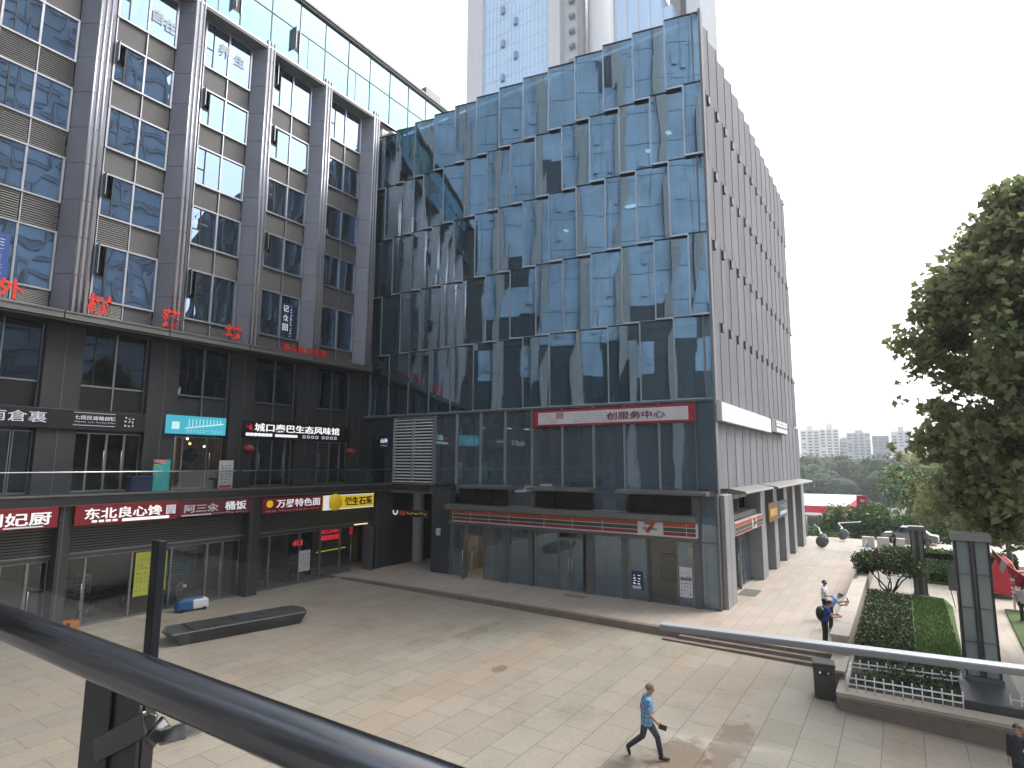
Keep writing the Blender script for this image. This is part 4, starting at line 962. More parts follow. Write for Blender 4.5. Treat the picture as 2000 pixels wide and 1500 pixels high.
mb = MB(); mb.tube([q(-.55, -.1, .5), q(-.57, -.1, 1.0), q(-.5, -.1, 1.2), q(-.4, -.1, 1.24)], .025, 8); mb.tube([q(-.65, .1, .5), q(-.72, .1, 1.0), q(-.6, .1, 1.32), q(-.42, .1, 1.35)], .05, 8); mb.build('handle', grey_m, t, smooth=True)
mb = MB(); bx(mb, -.46, -.34, -.1, .08, 1.15, 1.24); mb.build('control_panel', white_m, t)
for x in (-.5, .5):
    mb = MB(); mb.tube([q(x, -.33, .08), q(x, -.27, .08)], .08, 14); mb.build('wheel', black_m, t)
t = thing('crate', 'orange crate with a dark slot on the ground between the shop columns', 'crate', (11.6, 30.1, PZ(30)))
z = PZ(30)
mb = MB()
for k in range(3):
    h0 = z + .02 + k * .13
    mb.box(11.2, 12.0, 29.9, 29.93, h0, h0 + .11); mb.box(11.2, 12.0, 30.3, 30.33, h0, h0 + .11); mb.box(11.2, 11.23, 29.93, 30.3, h0, h0 + .11); mb.box(11.97, 12.0, 29.93, 30.3, h0, h0 + .11)
mb.box(11.22, 11.98, 29.92, 30.31, z + .005, z + .03); mb.build('body', M('orange_plastic', (.5, .17, .03), .5, 0, .15), t)
mb = MB(); mb.box(11.52, 11.66, 29.885, 29.899, z + .06, z + .36); mb.build('slot', black_m, t)
mb = MB(); mb.box(11.5, 12.0, 29.6, 29.9, z, z + .012); one('drain_cover', 'small steel drain cover beside the orange crate', 'drain cover', mb, steel)
# litter bin
zb0 = PZ(2.6) 
t = thing('litter_bin', 'dark square litter bin at the right end of the steps', 'litter bin', (22.3, 2.55, zb0))
mb = MB(); q = local((22.3, 2.55, zb0), R(8)); bx(mb, -.3, .3, -.3, .3, .04, 1.02, 1.04); mb.build('body', M('bin_brown', (.045, .038, .034), .45, .2, .2), t, bevel=.02)
mb = MB(); bx(mb, -.33, .33, -.33, .33, 1.02, 1.08, 1); bx(mb, -.3, .3, -.3, .3, 1.08, 1.10); mb.build('lid', dark_m, t, bevel=.015)
mb = MB(); bx(mb, -.318, -.305, -.2, .2, .74, .9); mb.build('slot', black_m, t)
for y in (-.12, .12):
    mb = MB(); bx(mb, -.322, -.315, y - .02, y + .02, .80, .86); mb.build('marking', lit_w2 if y > 0 else white_b, t)  # one marking is coloured to glow, no lamp sits there
for x, y in ((-.24, -.24), (.24, -.24), (-.24, .24), (.24, .24)):
    mb = MB(); bx(mb, x - .04, x + .04, y - .04, y + .04, 0, .05); mb.build('foot', steel, t)
# planter front, its cap, its soil
mb = MB(); mb.box(21.5, 21.9, -9, 2.1, -1.6, .02, 0); mb.box(21.38, 22.0, -9, 2.15, .02, .13, 1); mb.box(21.45, 21.5, -9, 2.1, -.06, -.02, 1); mb.box(22.0, 26, 1.9, 2.15, -.5, .13, 1)
one('planter_wall', 'low brown granite planter wall with a pale stone cap along the plaza edge', 'planter wall', mb, [granite, stone_l])
mb = MB(); mb.box(22.0, 26.0, -1.0, 1.9, -.3, .06); one('soil', 'dark planting bed', 'soil', mb, soil, kind='structure')['category'] = 'soil'
# parapet wall on the promenade edge
t = thing('parapet_wall', 'pale stone parapet wall rising beside the hedges, with glass panels at its far end', 'wall', (36, 2.25, 0))
mb = MB(); mb.box(24.6, 50, 2.02, 2.5, -.4, .93); mb.box(22.9, 24.6, 2.05, 2.42, -.6, .30); mb.build('wall', stone_l, t)
mb = MB()
for k in range(13): mb.box(24.6 + k * 1.96, 24.6 + k * 1.96 + 1.94, 1.95, 2.56, .93, 1.03)
mb.box(22.7, 24.58, 1.98, 2.5, .30, .38); mb.build('cap', M('cap_stone', (.36, .31, .26), .65, 0, .1, 1), t, bevel=.01)
for k in range(6):
    a = 37 + k * 2.0; p = MB(); p.box(a, a + 1.9, 2.36, 2.38, 1.03, 1.75); p.build('glass_pane', g_front, t)
# hedges and lawn
def leaves(cells, n, size, seed, shape=6, flat=0):
    """n small leaf faces scattered in ellipsoids (centre, radii); shell-weighted so gaps and clumps stay"""
    rn = random.Random(seed); V = []; F = []
    tot = sum(c[3] if len(c) > 3 else c[1][0] * c[1][1] * c[1][2] for c in cells)
    for c in cells:
        m = int(n * (c[3] if len(c) > 3 else c[1][0] * c[1][1] * c[1][2]) / tot) + 1
        cx, cy, cz = c[0]; rx, ry, rz = c[1]; pw = c[2] if len(c) > 2 else .45
        for _ in range(m):
            while True:
                x, y, z = rn.uniform(-1, 1), rn.uniform(-1, 1), rn.uniform(-1, 1); d = x * x + y * y + z * z
                if .001 < d < 1: break
            d = math.sqrt(d); r = rn.random() ** pw
            p = Vector((cx + x / d * r * rx, cy + y / d * r * ry, cz + z / d * r * rz))
            nrm = Vector((rn.gauss(0, 1), rn.gauss(0, 1), rn.gauss(.5, 1))).normalized()
            a = nrm.orthogonal().normalized(); b = nrm.cross(a); th = rn.uniform(0, 6.28)
            u, w = a * math.cos(th) + b * math.sin(th), b * math.cos(th) - a * math.sin(th)
            s = size * rn.uniform(.6, 1.25); i = len(V)
            if shape == 4: pts = [(-.5, 0), (0, -.3), (.5, 0), (0, .3)]
            else: pts = [(-.5, -.02), (-.28, -.18), (-.22, -.5), (.05, -.27), (.5, -.02), (.08, .25), (-.18, .52), (-.26, .2)]
            k = rn.uniform(-.25, .25)
            for e, f in pts: V.append(tuple(p + u * (e * s) + w * (f * s) + nrm * (s * k * abs(f) * 2)))
            F.append(tuple(range(i, i + len(pts))))
    return V, F
def leafmat(n, cols, trans=.25):
    m, t, o = newmat(n)
    g = t.nodes.new('ShaderNodeNewGeometry')
    c = ramp(t, g.outputs['Random Per Island'], [(i / max(1, len(cols) - 1), x) for i, x in enumerate(cols)])
    b = N(t, 'ShaderNodeBsdfPrincipled', Roughness=.5); b.inputs['Specular IOR Level'].default_value = .35
    t.links.new(c, b.inputs['Base Color'])
    tl = N(t, 'ShaderNodeBsdfTranslucent'); t.links.new(c, tl.inputs[0])
    mx = N(t, 'ShaderNodeMixShader'); mx.inputs[0].default_value = trans
    t.links.new(b.outputs[0], mx.inputs[1]); t.links.new(tl.outputs[0], mx.inputs[2]); t.links.new(mx.outputs[0], o.inputs[0]); return m
lf_plane = leafmat('plane_leaf', [(.13, .165, .075), (.20, .24, .11), (.28, .31, .15), (.33, .32, .16), (.16, .20, .085)], .55)
lf_hedge = leafmat('hedge_leaf', [(.02, .035, .01), (.04, .065, .015), (.06, .085, .02), (.03, .05, .012)])
lf_green = leafmat('bright_leaf', [(.035, .08, .015), (.06, .13, .025), (.09, .16, .035), (.04, .09, .02)])
lf_far = leafmat('far_leaf', [(.02, .045, .02), (.035, .07, .025), (.05, .085, .03)])
bark = M('bark', (.20, .18, .15), .85, 0, .25, 4, bump=.5)
bark_d = M('dark_bark', (.05, .042, .035), .85, 0, .25, 4)
def lm(mb, V, F): i = len(mb.v); mb.v += V; mb.f += [tuple(k + i for k in f) for f in F]; mb.m += [0] * len(F)
def hedge(name, label, x0, x1, y0, y1, h, mat, seed, n, size, z=0):
    t = thing(name, label, 'hedge', ((x0 + x1) / 2, (y0 + y1) / 2, z))
    rn = random.Random(seed); mb = MB()
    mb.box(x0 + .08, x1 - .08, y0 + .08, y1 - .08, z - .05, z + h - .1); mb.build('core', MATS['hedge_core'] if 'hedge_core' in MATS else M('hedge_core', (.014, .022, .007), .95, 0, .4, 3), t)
    V = []; F = []
    for _ in range(n):
        f = rn.random(); bmp = .05 * math.sin(x0 * 3 + f * 40)
        x, y = rn.uniform(x0, x1), rn.uniform(y0, y1); zz = z + h + rn.uniform(-.13, .05) + bmp
        r = rn.random()
        if r < .28: y = y0 + rn.uniform(-.03, .07); zz = z + rn.uniform(.02, h)
        elif r < .36: x = x0 + rn.uniform(-.03, .07); zz = z + rn.uniform(.02, h)
        v, g = leaves([((x, y, zz), (.02, .02, .02))], 1, size, rn.random(), 4); i = len(V); V += v[:4]; F.append(tuple(range(i, i + 4)))
    mb = MB(); mb.v = V; mb.f = F; mb.m = [0] * len(F); mb.build('foliage', mat, t); return t
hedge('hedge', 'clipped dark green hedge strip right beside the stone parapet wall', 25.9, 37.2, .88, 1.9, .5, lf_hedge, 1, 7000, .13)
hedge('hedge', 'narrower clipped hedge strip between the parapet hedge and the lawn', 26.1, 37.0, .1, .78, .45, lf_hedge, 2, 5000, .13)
mb = MB(); pts = [(25.9, -1.35), (37, -1.62), (38.6, -1.45), (39.2, -.9), (39.2, -.3), (38.6, .04), (25.9, .04)]
mb.prism(pts, -.02, .12); mb.build('lawn', g_grass)['kind'] = 'structure'
rn = random.Random(3); V = []; F = []
for _ in range(9000):
    x, y = rn.uniform(25.9, 38.8), rn.uniform(-1.35, .0); s = rn.uniform(.05, .11); a = rn.uniform(0, 3.14); i = len(V)
    V += [(x - .02 * math.cos(a), y - .02 * math.sin(a), .11), (x + .02 * math.cos(a), y + .02 * math.sin(a), .11), (x + rn.uniform(-.05, .05), y + rn.uniform(-.05, .05), .11 + s)]; F.append((i, i + 1, i + 2))
mb = MB(); mb.v = V; mb.f = F; mb.m = [0] * len(F); one('grass', 'short bright grass of the lawn strip beside the hedges', 'grass', mb, lf_green, kind='stuff')
mb = MB(); lm(mb, *leaves([((22.9, 1.2, .2), (.5, .6, .3)), ((23.6, .4, .25), (.9, .7, .35)), ((24.6, -.4, .3), (1.0, .8, .4)), ((23.0, -.5, .2), (.7, .5, .3)), ((25.2, 1.0, .25), (.7, .8, .3))], 3800, .12, 4, 4))
one('ground_cover', 'loose dark planting between the two white picket rails', 'plants', mb, lf_hedge, kind='stuff')
mb = MB(); mb.prism([(30, -3.4), (38, -3.7), (38, -8), (29, -8), (28.6, -4.2)], -.02, .10); mb.prism([(44, -.6), (54, -1.0), (54, -9), (43.6, -9)], -.02, .1); mb.build('lawn', g_grass)['kind'] = 'structure'
def hull_hedge(name, label, x0, x1, y0, y1, h, seed, n, mat=lf_green): return hedge(name, label, x0, x1, y0, y1, h, mat, seed, n, .2)
hull_hedge('hedge', 'bright green low hedge beyond the paved path, left of the near lantern column', 44.2, 49.5, -4.4, -.9, .7, 7, 3500)
hull_hedge('hedge', 'long low hedge farther back by the white edging behind the far lantern column', 52.2, 54, -6, 1.6, .9, 8, 2500)
# white picket rails
def picket(label, p0, p1, h, n, group=None):
    t = thing('picket_fence', label, 'fence', ((p0[0] + p1[0]) / 2, (p0[1] + p1[1]) / 2, .1), group)
    p0 = Vector((*p0, .1)); p1 = Vector((*p1, .1))
    for hz in (.22, h - .1):
        mb = MB(); mb.tube([p0 + Vector((0, 0, hz)), p1 + Vector((0, 0, hz))], .022, 8); mb.build('rail', white_m, t, smooth=True)
    for k in range(n + 1):
        p = p0.lerp(p1, k / n); mb = MB(); mb.tube([p, p + Vector((0, 0, h))], .018, 6); mb.ball(p + Vector((0, 0, h)), .028, 0, 6, 4); mb.build('picket', white_m, t, smooth=True)
picket('front white picket rail along the planter edge', (21.75, 1.85), (21.85, -1.0), .5, 12)
picket('rear white picket rail behind the dark planting', (23.55, 1.85), (23.9, -1.1), .45, 12)
picket('short side picket rail joining the front and rear rails by the parapet', (21.75, 1.86), (23.5, 1.86), .48, 3)
picket('white picket rail at the right edge beyond the near lantern column', (22.3, -2.1), (22.5, -5), .5, 12)
# lantern columns
def lantern(label, x, y, w, h, z0, segs, group='lantern columns'):
    t = thing('lantern_column', label, 'lantern column', (x, y, z0), group)
    hw = w / 2
    gm_ = glass('lantern_pane', (.3, .38, .38), .03, (.23, .265, .26), .1, 0, 1, (.7, .8, .8)) if 'lantern_pane' not in MATS else MATS['lantern_pane']
    mb = MB(); mb.box(x - hw - .04, x + hw + .04, y - hw - .04, y + hw + .04, z0, z0 + .12); mb.build('base', grey_m, t)
    for k in range(segs):
        a, b = z0 + .12 + (h - .35) * k / segs, z0 + .12 + (h - .35) * (k + 1) / segs
        for s in (-1, 1):
            mb = MB(); yy0, yy1 = (y + .07, y + hw - .03) if s > 0 else (y - hw + .03, y - .07)
            mb.box(x - hw + .05, x + hw - .05, yy0, yy1, a + .015, b - .012); mb.build('panel', gm_, t)
    mb = MB()
    for yy in (y - hw, y + hw - .06): mb.box(x - hw, x + hw, yy, yy + .06, z0 + .1, z0 + h - .2)
    for yy in (y - .075, y + .03): mb.box(x - hw - .02, x + hw + .02, yy, yy + .045, z0 + .1, z0 + h - .2)
    mb.build('frame', dark_m, t)
    mb = MB()
    for k in range(1, segs): zz = z0 + .12 + (h - .35) * k / segs; mb.box(x - hw + .02, x + hw - .02, y - hw + .03, y + hw - .03, zz - .014, zz + .014)
    mb.box(x - hw + .03, x + hw - .03, y - .03, y + .03, z0 + .1, z0 + h - .2); mb.build('band', grey_m, t)
    mb = MB(); mb.box(x - hw - .06, x + hw + .06, y - hw - .06, y + hw + .06, z0 + h - .22, z0 + h); mb.build('cap', M('cap_metal', (.20, .195, .185), .5, .2, .1) if 'cap_metal' not in MATS else MATS['cap_metal'], t, bevel=.008)
mb = MB(); mb.box(22.05, 25.5, -2.45, -1.02, -.4, .36); one('column_plinth', 'broad dark stone plinth under the near lantern column', 'plinth', mb, stone_d, bevel=.02)
lantern('tall near lantern column with grey green glass panels and a pale cap', 24.6, -1.69, .90, 4.45, .36, 4)
lantern('slim far lantern column with pale panels beside the multi-stemmed small tree', 40.0, -.42, .62, 3.65, 0, 6)
# ------------------------------------------------------------------ TREES
def limb_path(a, b, rn, k=4, wig=.12):
    a, b = Vector(a), Vector(b); L = (b - a).length; out = [a]
    for i in range(1, k): out.append(a.lerp(b, i / k) + Vector((rn.uniform(-1, 1), rn.uniform(-1, 1), rn.uniform(-.5, .5))) * L * wig)
    return out + [b]
def tree(name, label, base, top, r, crown, n, size, mat, bk, seed, group=None, pw=.5, shape=6):
    rn = random.Random(seed); t = thing(name, label, 'tree', base, group)
    mb = MB(); tp = limb_path(base, top, rn, 5, .03); mb.tube(tp, [r * (1 - .12 * k) for k in range(len(tp))], 10)
    for c in crown[:14]:
        s = Vector(tp[rn.randrange(2, len(tp))]); pth = limb_path(s, c[0], rn, 4, .08); mb.tube(pth, [r * .38, r * .28, r * .2, r * .12, r * .05][:len(pth)], 6)
    mb.build('trunk', bk, t, smooth=True)
    mb = MB(); lm(mb, *leaves(crown, n, size, seed, shape)); mb.build('crown', mat, t); return t
rn = random.Random(21)
cells = []
for i in range(430):
    # a tall broad plane-tree crown made of many leafy sprays, narrowing to the top
    zz = 4.7 + 12.7 * rn.random() ** 1.05; a = rn.uniform(0, 6.283)
    rad = 5.1 if zz < 11.5 else 5.1 - (zz - 11.5) * .26 if zz < 13.8 else 4.5 - (zz - 13.8) * .78
    if zz < 5.6: rad -= (5.6 - zz) * .6
    r = (rad - .5) * math.sqrt(rn.uniform(.05, 1)) * rn.uniform(.9, 1.03)
    s = rn.uniform(.55, 1.05)
    cells.append(((29.2 + r * math.cos(a), -5.15 + r * math.sin(a), zz), (s, s, s * .8), .6))
for i in range(60):
    zz = rn.uniform(5, 17.5); a = rn.uniform(1.2, 4.2); rad = (5.1 if zz < 11.5 else 5.1 - (zz - 11.5) * .26 if zz < 13.8 else 4.5 - (zz - 13.8) * .78) * rn.uniform(.9, 1.08)
    s = rn.uniform(.2, .4); cells.append(((29.2 + rad * math.cos(a), -5.15 + rad * math.sin(a), zz), (s, s, s), .6, .018))
tree('plane_tree', 'large plane tree with big olive green leaves filling the right edge', (29.6, -5.3, 0), (29.2, -5.2, 14.0), .28, cells, 47000, .35, lf_plane, bark, 5)
rn = random.Random(8)
t = thing('small_tree', 'low multi-stemmed tree with a flat dark crown at the far end of the hedges', 'tree', (39.7, 1.0, 0))
mb = MB()
for k in range(8):
    a = k * .785; mb.tube(limb_path((39.7, 1.0 + .1 * math.cos(a), 0), (39.7 + 1.1 * math.sin(a), 1.0 + 1.1 * math.cos(a), 1.25), rn, 4, .06), [.05, .04, .035, .03, .02], 6)
mb.build('trunk', bark_d, t, smooth=True)
mb = MB(); lm(mb, *leaves([((39.7 + rn.uniform(-1.1, 1.1), 1.0 + rn.uniform(-1.25, 1.2), 1.55 + rn.uniform(-.25, .4)), (.65, .65, .4)) for _ in range(34)], 11000, .14, 9, 4)); mb.build('crown', lf_hedge, t)
for i, (x, y, h, lab) in enumerate(((47.5, -3.2, 7, 'pale trunked street tree just right of the far lantern column'), (50.5, -5.4, 7.5, 'street tree behind the near lantern column, second from the far lantern'), (58, -1.2, 6, 'bushy tree standing behind the far lantern column'))):
    rn = random.Random(30 + i)
    cl = [((x + rn.uniform(-2.3, 2.3), y + rn.uniform(-2.3, 2.3), h * .72 + rn.uniform(-2.3, 2.3)), (1.1, 1.1, .8)) for _ in range(26)]
    tree('street_tree', lab, (x, y, 0), (x, y, h * .75), .16, cl, 3600, .3, lf_plane if i < 2 else lf_green, bark, 40 + i, 'street trees beyond the path', shape=4)
k = 0
for (x, y, zt_, wd, lab) in ((84, 20.5, -.1, 5.2, 'leftmost rounded green roadside tree under the red canopy edge'), (86, 15.0, .0, 5.2, 'second roadside tree from the left under the red canopy edge'), (84, 10.0, -.1, 5.0, 'third roadside tree from the left, below the canopy corner'), (90, 5.5, 2.2, 5.2, 'taller bright roadside tree between the two white poles'), (88, 1.0, 2.4, 5, 'roadside tree right of the white lamp pole'), (90, -4.0, 3.2, 5, 'rightmost roadside tree, half hidden by the plane tree')):
    rn = random.Random(60 + k)
    cl = [((x + rn.uniform(-1, 1) * wd * .6, y + rn.uniform(-1, 1) * wd * .62, zt_ - 3.2 + rn.uniform(-2.1, 2.2)), (1.5, 1.5, 1.1)) for _ in range(36)]
    tree('roadside_tree', lab, (x, y, -6.1), (x, y, zt_ - 2.5), .2, cl, 5200, .5, lf_green, bark_d, 70 + k, 'rounded trees along the road', shape=4); k += 1
# far wood, one mass
rn = random.Random(77); cells = []
for i in range(150):
    d = rn.uniform(200, 330); yv = rn.uniform(-.16, .30); x = d; y = d * yv; h = rn.uniform(9, 15) + (d - 200) * .035
    cells.append(((x, y, -6 + h * .55), (rn.uniform(5, 8), rn.uniform(6, 9), h * .5), .33, 1))
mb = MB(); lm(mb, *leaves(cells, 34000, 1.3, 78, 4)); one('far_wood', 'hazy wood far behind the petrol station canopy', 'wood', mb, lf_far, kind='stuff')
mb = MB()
for c in cells: mb.ball(c[0], 1, 0, 8, 6, (c[1][0] * .8, c[1][1] * .8, c[1][2] * .85))  # dark balls put the shade inside the crowns
one('far_wood_shade', 'dark cores standing in for shade inside the hazy far wood', 'wood', mb, M('wood_core', (.02, .035, .018), .95, 0, .4, .2), kind='stuff')
# ------------------------------------------------------------------ petrol station, poles, rails, cars
t = thing('canopy_roof', 'flat petrol station canopy with a pale top and a red edge', 'canopy', (150, 24, -6.1))
mb = MB(); mb.box(126, 176, 9.2, 46, -1.5, -.75); mb.build('roof', M('canopy_white', (.42, .47, .48), .6, 0, .06, .2), t)
mb = MB(); mb.box(125.6, 126, 8.8, 46.4, -2.0, -.72); mb.box(126, 176, 8.8, 9.2, -2.0, -.72); mb.build('fascia', M('canopy_red', (.50, .02, .045), .45, 0, .08), t)
for x in (138, 160):
    for y in (14, 30): mb = MB(); mb.box(x - .3, x + .3, y - .3, y + .3, -6.1, -1.5); mb.build('column', white_m, t)
t = thing('sign_pole', 'tall white pole with a small red and white sign box on top', 'sign pole', (90, 3.9, -6.1))
mb = MB(); mb.tube([(90, 3.7, -6.1), (90, 4.3, 1.4)], .16, 8); mb.build('pole', white_m, t); mb = MB(); mb.box(89.8, 90.2, 4.1, 5.2, 1.2, 3.0); mb.build('sign_box', MATS['canopy_red'], t)
mb = MB(); mb.box(89.75, 89.79, 4.3, 5.0, 1.5, 1.8); mb.box(89.75, 89.79, 4.3, 4.8, 2.2, 2.5); mb.build('panel', white_b, t)
t = thing('lamp_pole', 'plain white lamp pole right of the sign pole', 'lamp post', (88, 1.2, -6.1))
mb = MB(); mb.tube([(88, 1.0, -6.1), (88, 1.5, .9)], .15, 8); mb.build('pole', white_m, t); mb = MB(); mb.tube([(88, 1.5, .5), (88, 1.5, 1.5)], .22, 8); mb.build('lamp_head', white_m, t)
for i, (x, y, s, lab) in enumerate(((57.4, 6.1, 1.0, 'curled grey stair rail end on the promenade edge, left one'), (63.5, 5.0, .85, 'rounded dark stair rail end farther right on the promenade edge'))):
    t = thing('stair_rail', lab, 'railing', (x, y, 0), 'curled stair rails')
    mb = MB()
    pts = [(x + 6, y + 1.2 * (1 if i == 0 else -1), 1.3), (x + 4, y + .6, 1.25), (x + 1.0, y + .2, 1.25), (x + .3, y, 1.15)]
    for k in range(9): a = R(70 + k * 28); pts.append((x + .1 + .1 * math.cos(a), y + .5 * math.cos(a), .62 + .5 * s * math.sin(a)))
    mb.tube(pts, .06, 8); mb.build('rail', alu, t, smooth=True)
    mb = MB(); mb.ball((x, y, .5), .48 * s, 0, 14, 9, (.5, 1, 1)); mb.build('drum', grey_m, t, smooth=True)
    mb = MB()
    for a in (.25, .5): mb.tube([(x, y - .3 + a, 0), (x, y - .3 + a, .3)], .03, 6)
    mb.build('foot', steel, t)
t = thing('glass_fence', 'smoked glass balustrade along the far edge of the promenade', 'balustrade', (65.5, 12, 0))
for k in range(5):
    mb = MB(); mb.box(65.5, 65.55, 8.4 + k * 2.3, 10.6 + k * 2.3, .1, 1.2); mb.build('glass_pane', g_front, t)
mb = MB(); mb.tube([(65.5, 8.2, 1.28), (65.5, 20, 1.28)], .05, 8); mb.tube([(65.5, 8.2, 0), (65.5, 8.2, 1.9)], .06, 8); mb.build('rail', alu, t, smooth=True)
def car(label, x, y, z, yaw, body):
    t = thing('parked_car', label, 'car', (x, y, z), 'cars parked beyond the stairs'); q = local((x, y, z), yaw)
    sec = [(-2.1, .45, .72), (-2.0, .42, .82), (-1.2, .40, .92), (1.0, .38, .95), (1.9, .40, .86), (2.15, .45, .70)]
    mb = MB()
    for (a, b0, b1), (c, d0, d1) in zip(sec, sec[1:]):
        mb.hexa([q(a, -.85, b0 - .15), q(c, -.85, d0 - .15), q(c, .85, d0 - .15), q(a, .85, b0 - .15), q(a, -.78, b1), q(c, -.78, d1), q(c, .78, d1), q(a, .78, b1)])
    mb.build('body', body, t)
    mb = MB(); mb.hexa([q(-1.5, -.76, .9), q(1.35, -.76, .9), q(1.35, .76, .9), q(-1.5, .76, .9), q(-.9, -.6, 1.42), q(.6, -.6, 1.42), q(.6, .6, 1.42), q(-.9, .6, 1.42)]); mb.build('window', g_low, t)
    mb = MB(); mb.hexa([q(-.95, -.62, 1.42), q(.65, -.62, 1.42), q(.65, .62, 1.42), q(-.95, .62, 1.42), q(-.85, -.55, 1.47), q(.55, -.55, 1.47), q(.55, .55, 1.47), q(-.85, .55, 1.47)]); mb.build('roof', body, t)
    for wx in (-1.3, 1.3):
        for wy in (-.88, .7): mb = MB(); mb.tube([q(wx, wy, .31), q(wx, wy + .18, .31)], .31, 14); mb.build('wheel', black_m, t)
car('silver parked car partly hidden behind the far lantern column', 65.2, -.2, 0, R(84), alu)
mb = MB()
for q in range(3): mb.box(60.5, 60.7, .2 + q * 1.1, 1.1 + q * 1.1, 0, .75); mb.box(60.45, 60.75, .2 + q * 1.1, 1.1 + q * 1.1, .75, .83)
one('low_barrier', 'low white barrier segments left of the silver parked car', 'barrier', mb, white_m, bevel=.02)
mb = MB(); mb.box(55.5, 55.8, -1.5, 1.9, 0, .45); one('kerb_stone', 'white kerb edging beyond the small tree', 'kerb', mb, white_m, bevel=.02)
# grey notice board leaning near the near lantern column
t = thing('notice_board', 'grey notice board on thin legs left of the near lantern column', 'notice board', (37.5, -1.85, 0))
mb = MB(); mb.box(37.5, 37.55, -2.2, -1.55, .8, 2.0); mb.build('board', grey_m, t)
for y in (-2.05, -1.75): mb = MB(); mb.tube([(37.5, y, 0), (37.6, y + .12, .8)], .02, 6); mb.build('leg', dark_m, t)
# red promotional tent and pennant string
red_c = M('red_cloth', (.42, .012, .025), .6, 0, .15, 2)
t = thing('red_tent', 'red cloth promotion tent behind the near lantern column', 'tent', (41.6, -4.1, 0))
mb = MB(); apex = Vector((42.3, -4.3, 2.15)); ring = []
for a, b, c in ((41.2, -3.35, .45), (41.2, -5.0, .3), (43.2, -5.2, .4), (43.2, -3.4, .5)): ring.append(Vector((a, b, c)))
for k in range(4):
    p, q2 = ring[k], ring[(k + 1) % 4]; m1, m2 = p.lerp(apex, .6) + Vector((0, 0, .35)), q2.lerp(apex, .6) + Vector((0, 0, .35))
    mb.poly([p, q2, m2, m1]); mb.poly([m1, m2, apex]); mb.poly([p, q2, q2 - Vector((0, 0, .12)), p - Vector((0, 0, .12))])
mb.build('cloth', red_c, t)
for p in ring: mb = MB(); mb.tube([(p.x, p.y, 0), tuple(p)], .03, 6); mb.build('leg', dark_m, t)
t = thing('pennant_string', 'string of red pennants hanging down to the right of the near lantern column', 'pennants', (36, -3.3, 1.5))
A, B = Vector((33.000, -2.912, 3.561)), Vector((30.500, -3.798, 2.645)); rn = random.Random(4)
mb = MB(); ptsn = [A.lerp(B, k / 10) - Vector((0, 0, .12 * math.sin(math.pi * k / 10))) for k in range(11)]; mb.tube(ptsn, .012, 5); mb.build('cord', white_m, t)
for k in range(1, 11):
    p = ptsn[k]; d = (ptsn[k] - ptsn[k - 1]).normalized(); mb = MB(); w = .2
    off = Vector((rn.uniform(-.15, .15), rn.uniform(-.1, .2), 0))
    mb.poly([p - d * w, p + d * w, p + d * w * .8 + Vector((0, 0, -.46)) + off, p - d * w * .6 + Vector((0, 0, -.40)) + off]); mb.build('pennant', white_b if k == 4 else red_c, t)
t = thing('stacked_chairs', 'stack of white and red chairs beside the red tent at the right edge', 'chairs', (38.5, -4.55, 0))
for k in range(8):
    z = .45 + k * .2; m_ = MATS['pink_red'] if k in (4, 7) else white_m
    mb = MB(); mb.hexa([(38.2, -4.9, z), (38.8, -4.9, z), (38.8, -4.1, z - .06), (38.2, -4.1, z - .06), (38.2, -4.9, z + .06), (38.8, -4.9, z + .06), (38.8, -4.1, z), (38.2, -4.1, z)]); mb.build('seat', m_, t, bevel=.02)
for x in (38.25, 38.75):
    for y in (-4.85, -4.15): mb = MB(); mb.tube([(x, y, 0), (x, y, 1.9)], .02, 6); mb.build('leg', dark_m, t)
# lanterns and plant on the walkway
for u_, lab in ((20.95, 'red paper lantern hanging left of the 城口 sign entrance'), (28.75, 'red paper lantern hanging at the right end under the 城口 sign')):
    t = thing('paper_lantern', lab, 'lantern', (u_, 32.3, 7.2), 'red lanterns by the restaurant')
    lr = MATS['lantern_red'] if 'lantern_red' in MATS else M('lantern_red', (.22, .03, .015), .6, 0, .15)
    mb = MB(); mb.ball((u_, 32.3, 7.75), .33, 0, 14, 8, (1, 1, .75)); mb.build('shade', lr, t, smooth=True)
    mb = MB(); mb.tube([(u_, 32.3, 7.95), (u_, 32.3, 8.45)], .015, 5); mb.build('cord', lr, t); mb = MB(); mb.tube([(u_, 32.3, 7.5), (u_, 32.3, 7.2)], [.06, .03], 6); mb.build('tassel', lr, t)
t = thing('hanging_plant', 'bushy hanging plant in the warm lit cafe doorway', 'plant', (18.5, 33.9, 7.1))
mb = MB(); lm(mb, *leaves([((18.5, 34.2, 7.35), (.45, .3, .4))], 260, .22, 91, 4)); mb.build('foliage', lf_hedge, t); mb = MB(); mb.tube([(18.5, 34.2, 7.7), (18.5, 34.2, 8.55)], .01, 5); mb.build('cord', dark_m, t)
t = thing('storage_box', 'dark blue storage box on the walkway left of the teal menu board', 'box', (14.9, 32.2, 5.5))
mb = MB(); mb.box(14.5, 15.5, 31.9, 32.5, 5.5, 6.2); mb.build('body', navy_p, t, bevel=.03); mb = MB(); mb.box(14.46, 15.54, 31.86, 32.54, 6.2, 6.26); mb.build('lid', navy_p, t, bevel=.02)
# doormats
mat_m = M('rubber_mat', (.09, .09, .085), .9, 0, .2)
mb = MB(); mb.box(34.4, 36.2, 7.0, 7.9, .002, .016); one('door_mat', 'grey door mat in front of the side shop door', 'mat', mb, mat_m)
mb = MB(); mb.box(28.9, 29.4, 14.4, 15.6, .002, .014); one('door_mat', 'flat brown cover plate on the pavement in front of the double glass door', 'cover plate', mb, granite)
